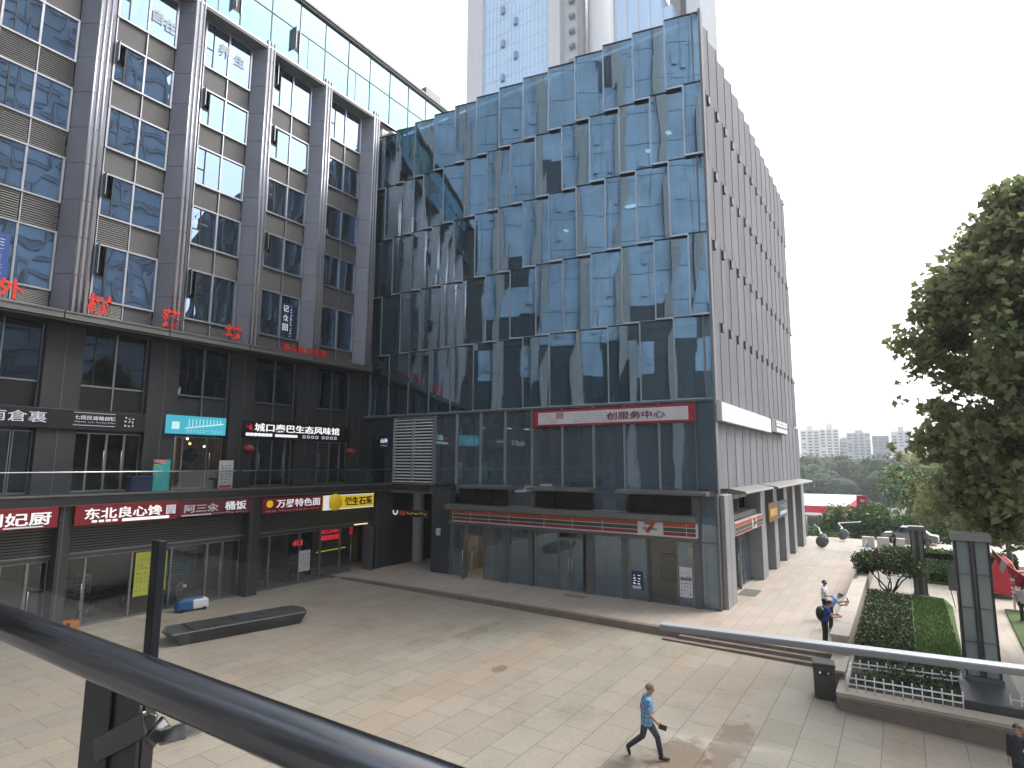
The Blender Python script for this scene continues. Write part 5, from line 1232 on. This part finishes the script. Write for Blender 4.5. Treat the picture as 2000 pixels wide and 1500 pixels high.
# ------------------------------------------------------------------ PEOPLE
skin_m = M('skin', (.40, .235, .165), .55, 0, .06, 8, obj=True)
hair_m = M('hair_black', (.012, .011, .010), .5, 0, .2)
hair_g = M('hair_grey', (.16, .13, .10), .6, 0, .25, 20)
trous = M('navy_trousers', (.028, .031, .046), .8, 0, .15, 6)
trous_b = M('black_trousers', (.012, .012, .014), .8, 0, .15, 6)
shoe_m = M('black_shoe', (.012, .011, .011), .45, 0, .15)
def fuse(mb, vox, sm=3):
    """melt overlapping closed shapes into one continuous smooth surface"""
    me = bpy.data.meshes.new('tmp'); me.from_pydata(mb.v, [], mb.f); o = bpy.data.objects.new('tmp', me); COL.objects.link(o)
    r = o.modifiers.new('r', 'REMESH'); r.mode = 'VOXEL'; r.voxel_size = vox
    if sm: q = o.modifiers.new('s', 'SMOOTH'); q.iterations = sm; q.factor = .5
    dg = bpy.context.evaluated_depsgraph_get(); m2 = bpy.data.meshes.new_from_object(o.evaluated_get(dg))
    out = MB(); out.v = [tuple(v.co) for v in m2.vertices]; out.f = [tuple(p.vertices) for p in m2.polygons]; out.m = [0] * len(out.f)
    bpy.data.objects.remove(o); bpy.data.meshes.remove(me); bpy.data.meshes.remove(m2); return out
def loft(mb, secs, n=18):
    """closed body through elliptical sections (centre, depth radius, side radius, forward axis)"""
    i = len(mb.v)
    for k, (c, rx, ry, fw_) in enumerate(secs):
        c = Vector(c); f = Vector(fw_).normalized(); s = Vector((0, 0, 1)).cross(f).normalized()
        for j in range(n):
            a = 2 * math.pi * j / n; mb.v.append(tuple(c + f * (rx * math.cos(a)) + s * (ry * math.sin(a))))
    m = len(secs)
    for k in range(m - 1):
        for j in range(n): q = (j + 1) % n; mb.f.append((i + k * n + j, i + k * n + q, i + (k + 1) * n + q, i + (k + 1) * n + j)); mb.m.append(0)
    mb.f.append(tuple(i + j for j in range(n - 1, -1, -1))); mb.f.append(tuple(i + (m - 1) * n + j for j in range(n))); mb.m += [0, 0]
def limb(mb, pts, rs):
    """tapered limb with rounded joints"""
    for (p, r), (q, s) in zip(zip(pts, rs), zip(pts[1:], rs[1:])): mb.tube([p, q], [r, s], 12)
    for p, r in zip(pts, rs): mb.ball(p, r * 1.0, 0, 12, 8)
def person(label, loc, yaw, J, mats, height=1.72, extras=None, sleeve=.55, hair='short', group=None, name='person', stout=1.0):
    """J: joints in metres for a 1.72 m figure facing +x, left = +y"""
    t = thing(name, label, 'person', loc, group); t.rotation_euler = (0, 0, yaw)
    k = height / 1.72; t.scale = (k, k, k); ORG[t.name] = Vector((0, 0, 0))
    P = lambda n: Vector(J[n])
    pel, ch, nk, hd = P('pelvis'), P('chest'), P('neck'), P('head')
    hdir = Vector(J.get('face', (1, 0, 0))).normalized(); upd = (hd - nk).normalized(); X = Vector((1, 0, 0)); st = stout
    fs = Vector((-hdir.y, hdir.x, 0)).normalized(); fc = hd - upd * .015
    mb = MB()
    loft(mb, [(pel - Vector((0, 0, .07)), .09, .135, X), (pel, .105, .155, X), (pel.lerp(ch, .4), .10 * st, .14 * st, X), (ch, .115, .165, X), (ch.lerp(nk, .6), .085, .14, X), (ch.lerp(nk, .9), .055, .07, X)])
    mb.tube([ch.lerp(nk, .6), nk, hd - upd * .06], [.062, .056, .055], 12)
    # skull, jaw, nose, ears
    mb.ball(hd + upd * .03 - hdir * .012, .088, 0, 16, 12, (1.08, .9, 1.1)); mb.ball(fc - upd * .045 + hdir * .025, .062, 0, 14, 10, (1.0, .95, 1.1))
    mb.tube([fc + hdir * .075 + upd * .025, fc + hdir * .105 - upd * .012], [.009, .017], 8); mb.ball(fc + hdir * .098 - upd * .012, .017, 0, 8, 6)
    for s in (-1, 1): mb.ball(fc + fs * (.082 * s) - hdir * .008 + upd * .005, .026, 0, 8, 6, (.7, .45, 1.15))
    for s in ('l', 'r'):
        sh, el, wr = P('sh_' + s), P('el_' + s), P('wr_' + s)
        limb(mb, [ch.lerp(sh, .6) + Vector((0, 0, .03)), sh, sh.lerp(el, .5), el, el.lerp(wr, .35), wr], [.07, .056, .05, .041, .041, .028])
        hp, kn, an = P('hip_' + s), P('kn_' + s), P('an_' + s)
        limb(mb, [hp, hp.lerp(kn, .5), kn, kn.lerp(an, .35), an], [.092, .078, .056, .056, .04])
        d = (wr - el).normalized(); side = Vector((0, 1 if s == 'l' else -1, 0)); side = (side - d * side.dot(d)).normalized(); ac = d.cross(side).normalized()
        if ac.x < 0: ac = -ac
        inw = -side
        limb(mb, [wr, wr + d * .035 + ac * .012, wr + d * .085 + ac * .02], [.026, .022, .017]); limb(mb, [wr, wr + d * .035 - ac * .012, wr + d * .085 - ac * .02], [.026, .022, .017])
        for q, L in enumerate((.072, .082, .078, .062)):
            b0 = wr + d * .085 + ac * (.033 - q * .022)
            limb(mb, [b0, b0 + d * L * .45 + inw * .008, b0 + d * L * .78 + inw * .026, b0 + d * L * .9 + inw * .046], [.0105, .010, .009, .008])
        b0 = wr + d * .03 + ac * .03
        limb(mb, [b0, b0 + ac * .026 + d * .025 + inw * .008, b0 + ac * .034 + d * .052 + inw * .018], [.013, .011, .0095])
    fuse(mb, .0085, 2).build('body', skin_m, t, smooth=True)
    mb = MB()
    for s in (-1, 1): mb.ball(fc + hdir * .086 + fs * (.033 * s) + upd * .022, .011, 0, 6, 5, (.7, 1, .7)); mb.obox(fc + hdir * .09 + fs * (.034 * s) + upd * .042, hdir * .005, fs * .02, upd * .0035)
    mb.build('eyes', ink, t)
    mb = MB(); mb.obox(fc + hdir * .086 - upd * .052, hdir * .008, fs * .022, upd * .0045); mb.build('mouth', M('lip', (.28, .10, .08), .5, 0, .05) if 'lip' not in MATS else MATS['lip'], t)
    # hair: a cap that leaves the face free
    mb = MB(); c = hd + upd * .038 - hdir * .016; i0 = 0
    for a in range(8):
        th = a / 7 * (1.85 if hair == 'short' else 2.05)
        for b in range(20):
            ph = b / 20 * 2 * math.pi; lim = th * (1.0 - .42 * max(0, math.cos(ph)) ** .7); wob = 1 + .025 * math.sin(5 * ph + a)
            mb.v.append(tuple(c + (hdir * math.cos(ph) * 1.08 + fs * math.sin(ph) * .94) * (.099 * math.sin(lim) * wob) + upd * (.107 * math.cos(lim))))
    for a in range(7):
        for b in range(20): q = (b + 1) % 20; mb.f.append((a * 20 + b, (a + 1) * 20 + b, (a + 1) * 20 + q, a * 20 + q)); mb.m.append(0)
    if hair == 'bun': mb.ball(c - hdir * .11 + upd * .02, .05)
    mb.build('hair', mats['hair'], t, smooth=True)
    # shirt with sleeves, hanging a little loose
    hem = pel - Vector((0, 0, mats.get('hem', .08))); mb = MB()
    loft(mb, [(hem, .135 * st, .19 * st, X), (pel.lerp(ch, .12), .135 * st, .182 * st, X), (pel.lerp(ch, .5), .13 * st, .172 * st, X), (ch, .135, .188, X), (ch.lerp(nk, .5), .105, .165, X), (ch.lerp(nk, .8), .07, .1, X), (ch.lerp(nk, .95), .066, .068, X)])
    for s in ('l', 'r'):
        sh, el, wr = P('sh_' + s), P('el_' + s), P('wr_' + s)
        pts = [ch.lerp(sh, .6) + Vector((0, 0, .03)), sh]; rs = [.086, .074]
        if sleeve > 1: pts += [el, el.lerp(wr, sleeve - 1)]; rs += [.056, .042]
        else: pts += [sh.lerp(el, sleeve)]; rs += [.066]
        for (p, r), (q, r2) in zip(zip(pts, rs), zip(pts[1:], rs[1:])): mb.tube([p, q], [r, r2], 14)
        for p, r in zip(pts[:-1], rs[:-1]): mb.ball(p, r, 0, 12, 8)
    fuse(mb, .012, 1).build('shirt', mats['shirt'], t, smooth=True)
    mb = MB(); loft(mb, [(pel - Vector((0, 0, .09)), .10, .15, X), (pel, .118, .168, X), (pel + Vector((0, 0, .07)), .112, .158, X)])
    for s in ('l', 'r'):
        hp, kn, an = P('hip_' + s), P('kn_' + s), P('an_' + s); pts = [hp, hp.lerp(kn, .5), kn, kn.lerp(an, .5), an + (kn - an) * .04]; rs = [.104, .089, .071, .066, .058]
        for (p, r), (q, r2) in zip(zip(pts, rs), zip(pts[1:], rs[1:])): mb.tube([p, q], [r, r2], 14)
        for p, r in zip(pts[:-1], rs[:-1]): mb.ball(p, r, 0, 12, 8)
    fuse(mb, .012, 1).build('trousers', mats['trousers'], t, smooth=True)
    for s in ('l', 'r'):
        an, to = P('an_' + s), P('toe_' + s); dn = Vector((to.x - an.x, to.y - an.y, 0)).normalized(); up_ = (an - to).normalized()
        mb = MB(); heel = an.lerp(to, -.25) - Vector((0, 0, .035)); limb(mb, [heel, an.lerp(to, .2) - Vector((0, 0, .01)), an.lerp(to, .65) , to + Vector((0, 0, .012))], [.036, .046, .042, .034]); mb.tube([an - Vector((0, 0, .01)), an + Vector((0, 0, .03))], [.046, .042], 12)
        fuse(mb, .009, 2).build('shoe', mats.get('shoe', shoe_m), t, smooth=True)
    if extras: extras(t, J)
    return t
STAND = dict(pelvis=(0, 0, .94), chest=(.0, 0, 1.28), neck=(.015, 0, 1.47), head=(.03, 0, 1.60),
             sh_l=(0, .185, 1.39), el_l=(-.02, .235, 1.11), wr_l=(.06, .235, .87), sh_r=(0, -.185, 1.39), el_r=(-.02, -.235, 1.11), wr_r=(.06, -.235, .87),
             hip_l=(0, .095, .90), kn_l=(.015, .10, .49), an_l=(-.02, .105, .085), toe_l=(.15, .125, .03), hip_r=(0, -.095, .90), kn_r=(.015, -.10, .49), an_r=(-.02, -.105, .085), toe_r=(.15, -.125, .03))
def pose(**k): d = dict(STAND); d.update(k); return d
# walking man: plaid shirt
m, tt, o = newmat('plaid_shirt')
b = N(tt, 'ShaderNodeBsdfPrincipled', Roughness=.75)
v = pos(tt, (1, 1, 1), True)
def bands(sc, axis, stops):
    w = N(tt, 'ShaderNodeTexWave', Scale=sc, Distortion=.25); w.wave_type = 'BANDS'; w.bands_direction = axis; tt.links.new(v, w.inputs['Vector']); return ramp(tt, w.outputs[1], stops)
c1 = bands(3.2, 'Z', [(.0, (.06, .22, .45)), (.35, (.16, .45, .68)), (.62, (.62, .74, .82)), (.8, (.02, .08, .24)), (.92, (.18, .48, .7))]); c2 = bands(3.0, 'Y', [(.0, (.55, .62, .7)), (.5, (1, 1, 1)), (.85, (.35, .45, .7))])
mx = N(tt, 'ShaderNodeMix', data_type='RGBA', blend_type='MULTIPLY'); mx.inputs[0].default_value = .8; tt.links.new(c1, mx.inputs[6]); tt.links.new(c2, mx.inputs[7])
tt.links.new(mx.outputs[2], b.inputs['Base Color']); tt.links.new(b.outputs[0], o.inputs[0])
def man_items(t, J):
    mb = MB(); w = Vector(J['wr_r']); mb.obox(w + Vector((.13, .0, -.10)), (.09, 0, -.03), (0, .02, 0), (.02, 0, .055)); mb.build('pouch', black_m, t, bevel=.01)
    mb = MB(); mb.tube([w + Vector((.03, 0, -.03)), w + Vector((.06, 0, -.05)), w + Vector((.1, 0, -.06))], .012, 6); mb.build('strap', black_m, t)
    mb = MB(); mb.tube([(.10, -.07, 1.28), (.135, -.05, 1.14), (.13, -.05, 1.0)], .012, 6); mb.build('lanyard', black_m, t)
    mb = MB(); mb.obox((.15, -.06, 1.19), (.012, 0, 0), (0, .035, 0), (0, 0, .045)); mb.build('badge', M('badge_yellow', (.62, .6, .3), .5, 0, .1), t, bevel=.008)
mx_, my_ = 15.25, 5.84
walk = pose(pelvis=(.0, 0, .92), chest=(.015, 0, 1.26), neck=(.05, 0, 1.45), head=(.085, 0, 1.575), face=(1, .0, -.12),
            hip_r=(.0, -.09, .89), kn_r=(.22, -.10, .53), an_r=(.30, -.10, .085), toe_r=(.47, -.11, .04),
            hip_l=(-.01, .09, .89), kn_l=(-.10, .10, .47), an_l=(-.46, .11, .22), toe_l=(-.42, .12, .035),
            sh_r=(.0, -.19, 1.37), el_r=(.02, -.25, 1.09), wr_r=(.20, -.22, .90), sh_l=(.02, .19, 1.37), el_l=(-.10, .23, 1.11), wr_l=(-.06, .2, .88))
MANYAW = R(-60)
person('man in a blue plaid shirt striding across the plaza with a black pouch', (mx_, my_, PZ(my_) - .005), MANYAW, walk, dict(shirt=m, trousers=trous, hair=hair_g, hem=.13), 1.80, man_items, .66, stout=1.12)
# three people at the parapet
def backpack(t, J):
    mb = MB(); c = Vector(J['chest']) + Vector((-.24, 0, -.08)); mb.ball(c, .23, 0, 14, 9, (.62, .8, 1.15)); mb.build('backpack', black_m, t, smooth=True)
    mb = MB()
    for s in (-1, 1): mb.tube([(-.1, .12 * s, 1.42), (.08, .13 * s, 1.42), (.13, .14 * s, 1.25), (.0, .15 * s, 1.08)], .02, 6)
    mb.build('strap', black_m, t)
lean = pose(chest=(.10, 0, 1.26), neck=(.17, 0, 1.43), head=(.22, 0, 1.55), face=(1, 0, -.3), sh_l=(.10, .185, 1.36), sh_r=(.10, -.185, 1.36), el_l=(.22, .26, 1.12), wr_l=(.45, .2, 1.12), el_r=(.24, -.26, 1.12), wr_r=(.47, -.18, 1.14))
blue_s = M('blue_polo', (.015, .045, .22), .8, 0, .15, 5); pale_s = M('pale_blue_shirt', (.30, .42, .68), .8, 0, .08, 5); white_s = M('white_shirt', (.66, .69, .74), .8, 0, .06, 5)
person('person in a dark blue polo shirt with a black backpack at the parapet', (26.9, 2.95, 0), R(-70), lean, dict(shirt=blue_s, trousers=trous_b, hair=hair_m), 1.75, backpack, .55)
def tablet(t, J):
    w = Vector(J['wr_l']); mb = MB(); mb.obox(w + Vector((.13, -.1, .1)), (.01, 0, .02), (0, .1, 0), (-.03, 0, .09)); mb.build('camera', black_m, t, bevel=.01)
lean2 = pose(chest=(.2, 0, 1.2), neck=(.32, 0, 1.33), head=(.42, 0, 1.40), face=(1, 0, -.7), sh_l=(.2, .185, 1.29), sh_r=(.2, -.185, 1.29), el_l=(.36, .26, 1.08), wr_l=(.58, .16, 1.13), el_r=(.36, -.24, 1.06), wr_r=(.6, -.12, 1.1))
person('person in a pale blue shirt bending over the parapet with a black camera', (29.7, 3.0, 0), R(-75), lean2, dict(shirt=pale_s, trousers=trous_b, hair=hair_m), 1.72, tablet, .6)
def shades(t, J):
    h = Vector(J['head']); f = Vector(J['face']).normalized(); s = Vector((-f.y, f.x, 0)); mb = MB()
    for k in (-1, 1): mb.obox(h + f * .095 + s * .034 * k + Vector((0, 0, .005)), f * .008, s * .03, (0, 0, .018))
    mb.obox(h + f * .098 + Vector((0, 0, .012)), f * .005, s * .07, (0, 0, .005)); mb.build('sunglasses', black_m, t)
person('person in a white shirt and sunglasses standing upright by the parapet', (31.2, 3.35, 0), R(-100), pose(face=(.8, -.5, 0), el_r=(.1, -.26, 1.12), wr_r=(.3, -.2, 1.1)), dict(shirt=white_s, trousers=trous_b, hair=hair_m), 1.74, shades, .6)
# right edge of the frame
def vest_bag(t, J):
    mb = MB(); mb.ball((-.05, .30, .72), .2, 0, 12, 8, (.8, .45, 1.1)); mb.build('bag', M('green_bag', (.03, .13, .11), .6, 0, .15), t, smooth=True)
    mb = MB(); mb.tube([(-.05, .3, .9), (-.0, .2, 1.2), (.0, .1, 1.42)], .012, 6); mb.build('strap', white_m, t)
    mb = MB(); mb.ball((.10, .14, 1.18), .045, 0, 10, 6, (.5, 1, 1)); mb.build('rosette', white_b, t)
person('person in a dark suit with a green bag, cut by the lower right edge', (18.7, -1.84, PZ(-1.84)), R(150), pose(face=(.9, .3, -.1)), dict(shirt=M('dark_suit', (.012, .016, .03), .7, 0, .2), trousers=trous_b, hair=M('hair_brown', (.05, .03, .02), .5, 0, .3), hem=.12), 1.64, vest_bag, 1.8, hair='bun')
person('person in a pale grey shirt and black trousers by the stacked chairs', (35.6, -4.15, 0), R(190), pose(), dict(shirt=M('grey_shirt', (.45, .46, .52), .8, 0, .1), trousers=trous_b, hair=hair_m), 1.7, None, .6)
person('tiny distant person in black standing by the low white barrier', (58.2, .9, 0), R(80), pose(), dict(shirt=M('black_shirt', (.015, .015, .018), .8, 0, .1), trousers=trous_b, hair=hair_m), 1.7, None, .6)

# the tower across the street on the right, out of the frame: the offices on the left mirror it
t = thing('street_tower', 'bluish tower across the street, out of the frame on the right', 'tower', (20, -70, -6))
mb = MB(); mb.box(-30, 62, -95, -62, -6, 96); mb.build('wall', M('street_wall', (.30, .36, .44), .5, .1, .15, .15), t)
sw = M('street_white', (.30, .33, .38), .5, 0, .05); sb = M('street_blue', (.36, .47, .58), .2, .2, .25, .12)
rn = random.Random(3); mb = MB(); mb2 = MB()
for i in range(16):
    x = -29 + i * 5.7
    for j in range(24):
        z = j * 3.9
        if rn.random() < .8: mb.box(x, x + 4.6, -62, -61.8, z, z + 2.5)
    mb2.box(x + 4.8, x + 5.4, -62, -61.2, -6, 96)
for j in range(24): mb2.box(-30, 62, -62, -61.5, j * 3.9 + 2.9, j * 3.9 + 3.2)
mb.build('window', sb, t)['kind'] = 'stuff'; mb2.build('frame', sw, t)['kind'] = 'stuff'
# ------------------------------------------------------------------ FAR BUILDINGS
tb = M('tower_glass', (.50, .68, .90), .2, .15, .08, .05, stretch=(1, 1.6, .12)); tw = M('tower_white', (.62, .63, .65), .6, 0, .05); tg = M('tower_grey', (.30, .30, .31), .6, 0, .08)
t = thing('glass_tower', 'very tall pale blue glass tower with white piers rising behind the glass building', 'tower', (98, 55, -6))
mb = MB(); mb.box(95, 120, 53.4, 69.8, -6, 160); mb.build('wall', tb, t)
mb = MB(); mb.box(94.4, 119, 69.8, 73.9, -6, 158); mb.box(94.6, 120, 50.9, 53.4, -6, 160); mb.build('pier', tw, t)
mb = MB(); mb.box(96.5, 120, 46.9, 50.9, -6, 160); mb.build('wall', M('tower_pale', (.58, .62, .66), .5, 0, .06), t)
mb = MB(); mb.box(94.4, 96, 45.9, 46.9, -6, 160); mb.build('pier', tg, t)
mb = MB(); mb.tube([(98, 43.3, -6), (98, 43.3, 158)], 2.75, 24); mb.build('corner_column', tw, t, smooth=True)
rn = random.Random(17)
for i in range(16):
    z = 60 + i * 3.9
    y = rn.choice((68.4, 66.2, 64.6, 62.0, 59.0, 56.4, 54.6)) if i % 2 else 61.4
    mb = MB(); mb.obox((94.75, y, z), (.25, 0, 0), (0, .35, 0), (0, 0, .75)); mb.box(94.72, 95.02, y + .38, y + .5, z - .8, z + .75); mb.box(94.7, 95.0, y - .4, y + .4, z - .85, z - .72, 0); mb.build('casement', M('tower_casement', (.22, .32, .46), .3, .2, .15) if 'tower_casement' not in MATS else MATS['tower_casement'], t)
for i in range(16):
    z = 62 + i * 3.3
    mb = MB(); mb.hexa([(96.3, 48.4, z), (95.7, 48.4, z + .3), (95.7, 49.5, z + .3), (96.3, 49.5, z), (96.3, 48.4, z + 1.0), (95.7, 48.4, z + .9), (95.7, 49.5, z + .9), (96.3, 49.5, z + 1.0)]); mb.build('casement', tg, t)
    mb = MB(); mb.box(95.9, 96.5, 47.2, 47.35, z, z + 1.7); mb.box(96.3, 96.5, 47.0, 47.4, z, z + .15); mb.build('casement', tg, t)
mb = MB()
for y in [54.0 + k * .95 for k in range(17)]: mb.box(94.93, 95.02, y, y + .07, -6, 160)
for k in range(32): mb.box(94.95, 95.02, 53.5, 69.7, 50 + k * 3.4, 50.07 + k * 3.4)
mb.build('mullion', M('tower_mullion', (.5, .6, .74), .4, 0, .05), t)
t = thing('stepped_tower', 'pale blue tower with a stepped crown just right of the tall glass tower', 'tower', (100, 37, -6))
for k, (y1, y0, zt_) in enumerate(((40.5, 38.4, 110), (38.4, 36.2, 106), (36.2, 34.0, 98.5), (34.0, 31.6, 95), (31.6, 29.7, 91.5))):
    mb = MB(); mb.box(98 + k * .3, 118, y0, y1 - .22, -6, zt_); mb.build('wall', tb, t); mb = MB(); mb.box(97.7 + k * .3, 118, y1 - .22, y1, -6, zt_); mb.build('fin', tw, t)
mb = MB(); mb.prism([(96.5, 40.4), (98, 36.4), (99, 36.4), (99, 40.4)], 60, 80.5); mb.build('annex', tg, t)
t = thing('grey_tower', 'grey column tower with a pale curved flank behind the corner of the glass building', 'tower', (104, 26, -6))
mb = MB(); mb.box(103, 112, 29.3, 31.3, -6, 150); mb.build('core', tg, t); mb = MB(); mb.prism([(102, 27.9), (100.5, 25), (102, 22.6), (108, 21), (112, 24), (112, 27.9)], -6, 118); mb.build('flank', M('flank_white', (.72, .75, .76), .5, 0, .04), t)
mb = MB(); mb.box(100.9, 101.2, 25.5, 26.9, 88.0, 89.2); mb.build('vent', tg, t)
def far_block(label, y0, y1, h, x, floors, mat, seed, notch=0):
    t = thing('apartment_block', label, 'apartment block', (x, (y0 + y1) / 2, -6), 'far apartment blocks')
    mb = MB(); mb.box(x, x + 18, y0, y1, -6, h)
    if notch: mb.box(x - .5, x + 10, y0 + (y1 - y0) * .3, y0 + (y1 - y0) * .62, h, h + notch)
    mb.build('wall', mat, t); rn = random.Random(seed)
    mb = MB(); n = max(3, int((y1 - y0) / 4.2))
    for f in range(floors):
        z = -4 + (h + 3) * f / floors
        for c in range(n):
            if rn.random() < .12: continue
            a = y0 + (y1 - y0) * (c + .15) / n; mb.box(x - .3, x + .2, a, a + (y1 - y0) / n * .62, z + .6, z + .6 + (h + 3) / floors * .5)
    mb.build('window', M('far_window', (.10, .13, .17), .4, 0, .2) if 'far_window' not in MATS else MATS['far_window'], t)['kind'] = 'stuff'
    mb = MB()
    for f in range(floors): z = -4 + (h + 3) * f / floors; mb.box(x - 1.0, x, y0 + .5, y1 - .5, z, z + .35)
    mb.build('balcony', mat, t)['kind'] = 'stuff'
fw = M('far_white', (.66, .66, .66), .7, 0, .05); fg = M('far_grey', (.42, .45, .48), .7, 0, .06); fd = M('far_dark', (.20, .23, .26), .6, 0, .08)
far_block('far white apartment block at the left, half hidden by the glass building', 60.5, 76, 38, 600, 15, fw, 1, 4)
far_block('far white apartment block second from the left with grey window columns', 44, 59.5, 38, 590, 16, fw, 2, 5)
far_block('low white apartment block between the window columns and the banded blocks', 38.3, 43.5, 31, 600, 12, fw, 3, 0)
far_block('far pale grey apartment block with long balcony bands', 20.5, 38, 34, 585, 14, fg, 4, 2)
far_block('far dark slab tower right of the banded apartment block', 7, 18.5, 30, 560, 12, fd, 5, 0)
far_block('far bluish block at the right, partly behind the plane tree', -8, 6, 36, 620, 15, fg, 6, 4)

# ------------------------------------------------------------------ AIR
m, tt, o = newmat('haze'); pv = tt.nodes.new('ShaderNodeVolumePrincipled')
pv.inputs['Color'].default_value = (.93, .96, 1, 1); pv.inputs['Density'].default_value = .00036; pv.inputs['Anisotropy'].default_value = .2
tt.links.new(pv.outputs[0], o.inputs['Volume'])
mb = MB(); mb.box(-65, 760, -260, 260, -7.2, 168)
hz = mb.build('haze', m); hz['kind'] = 'stuff'; tag(hz, 'pale haze in the air between the plaza and the far buildings', 'haze')
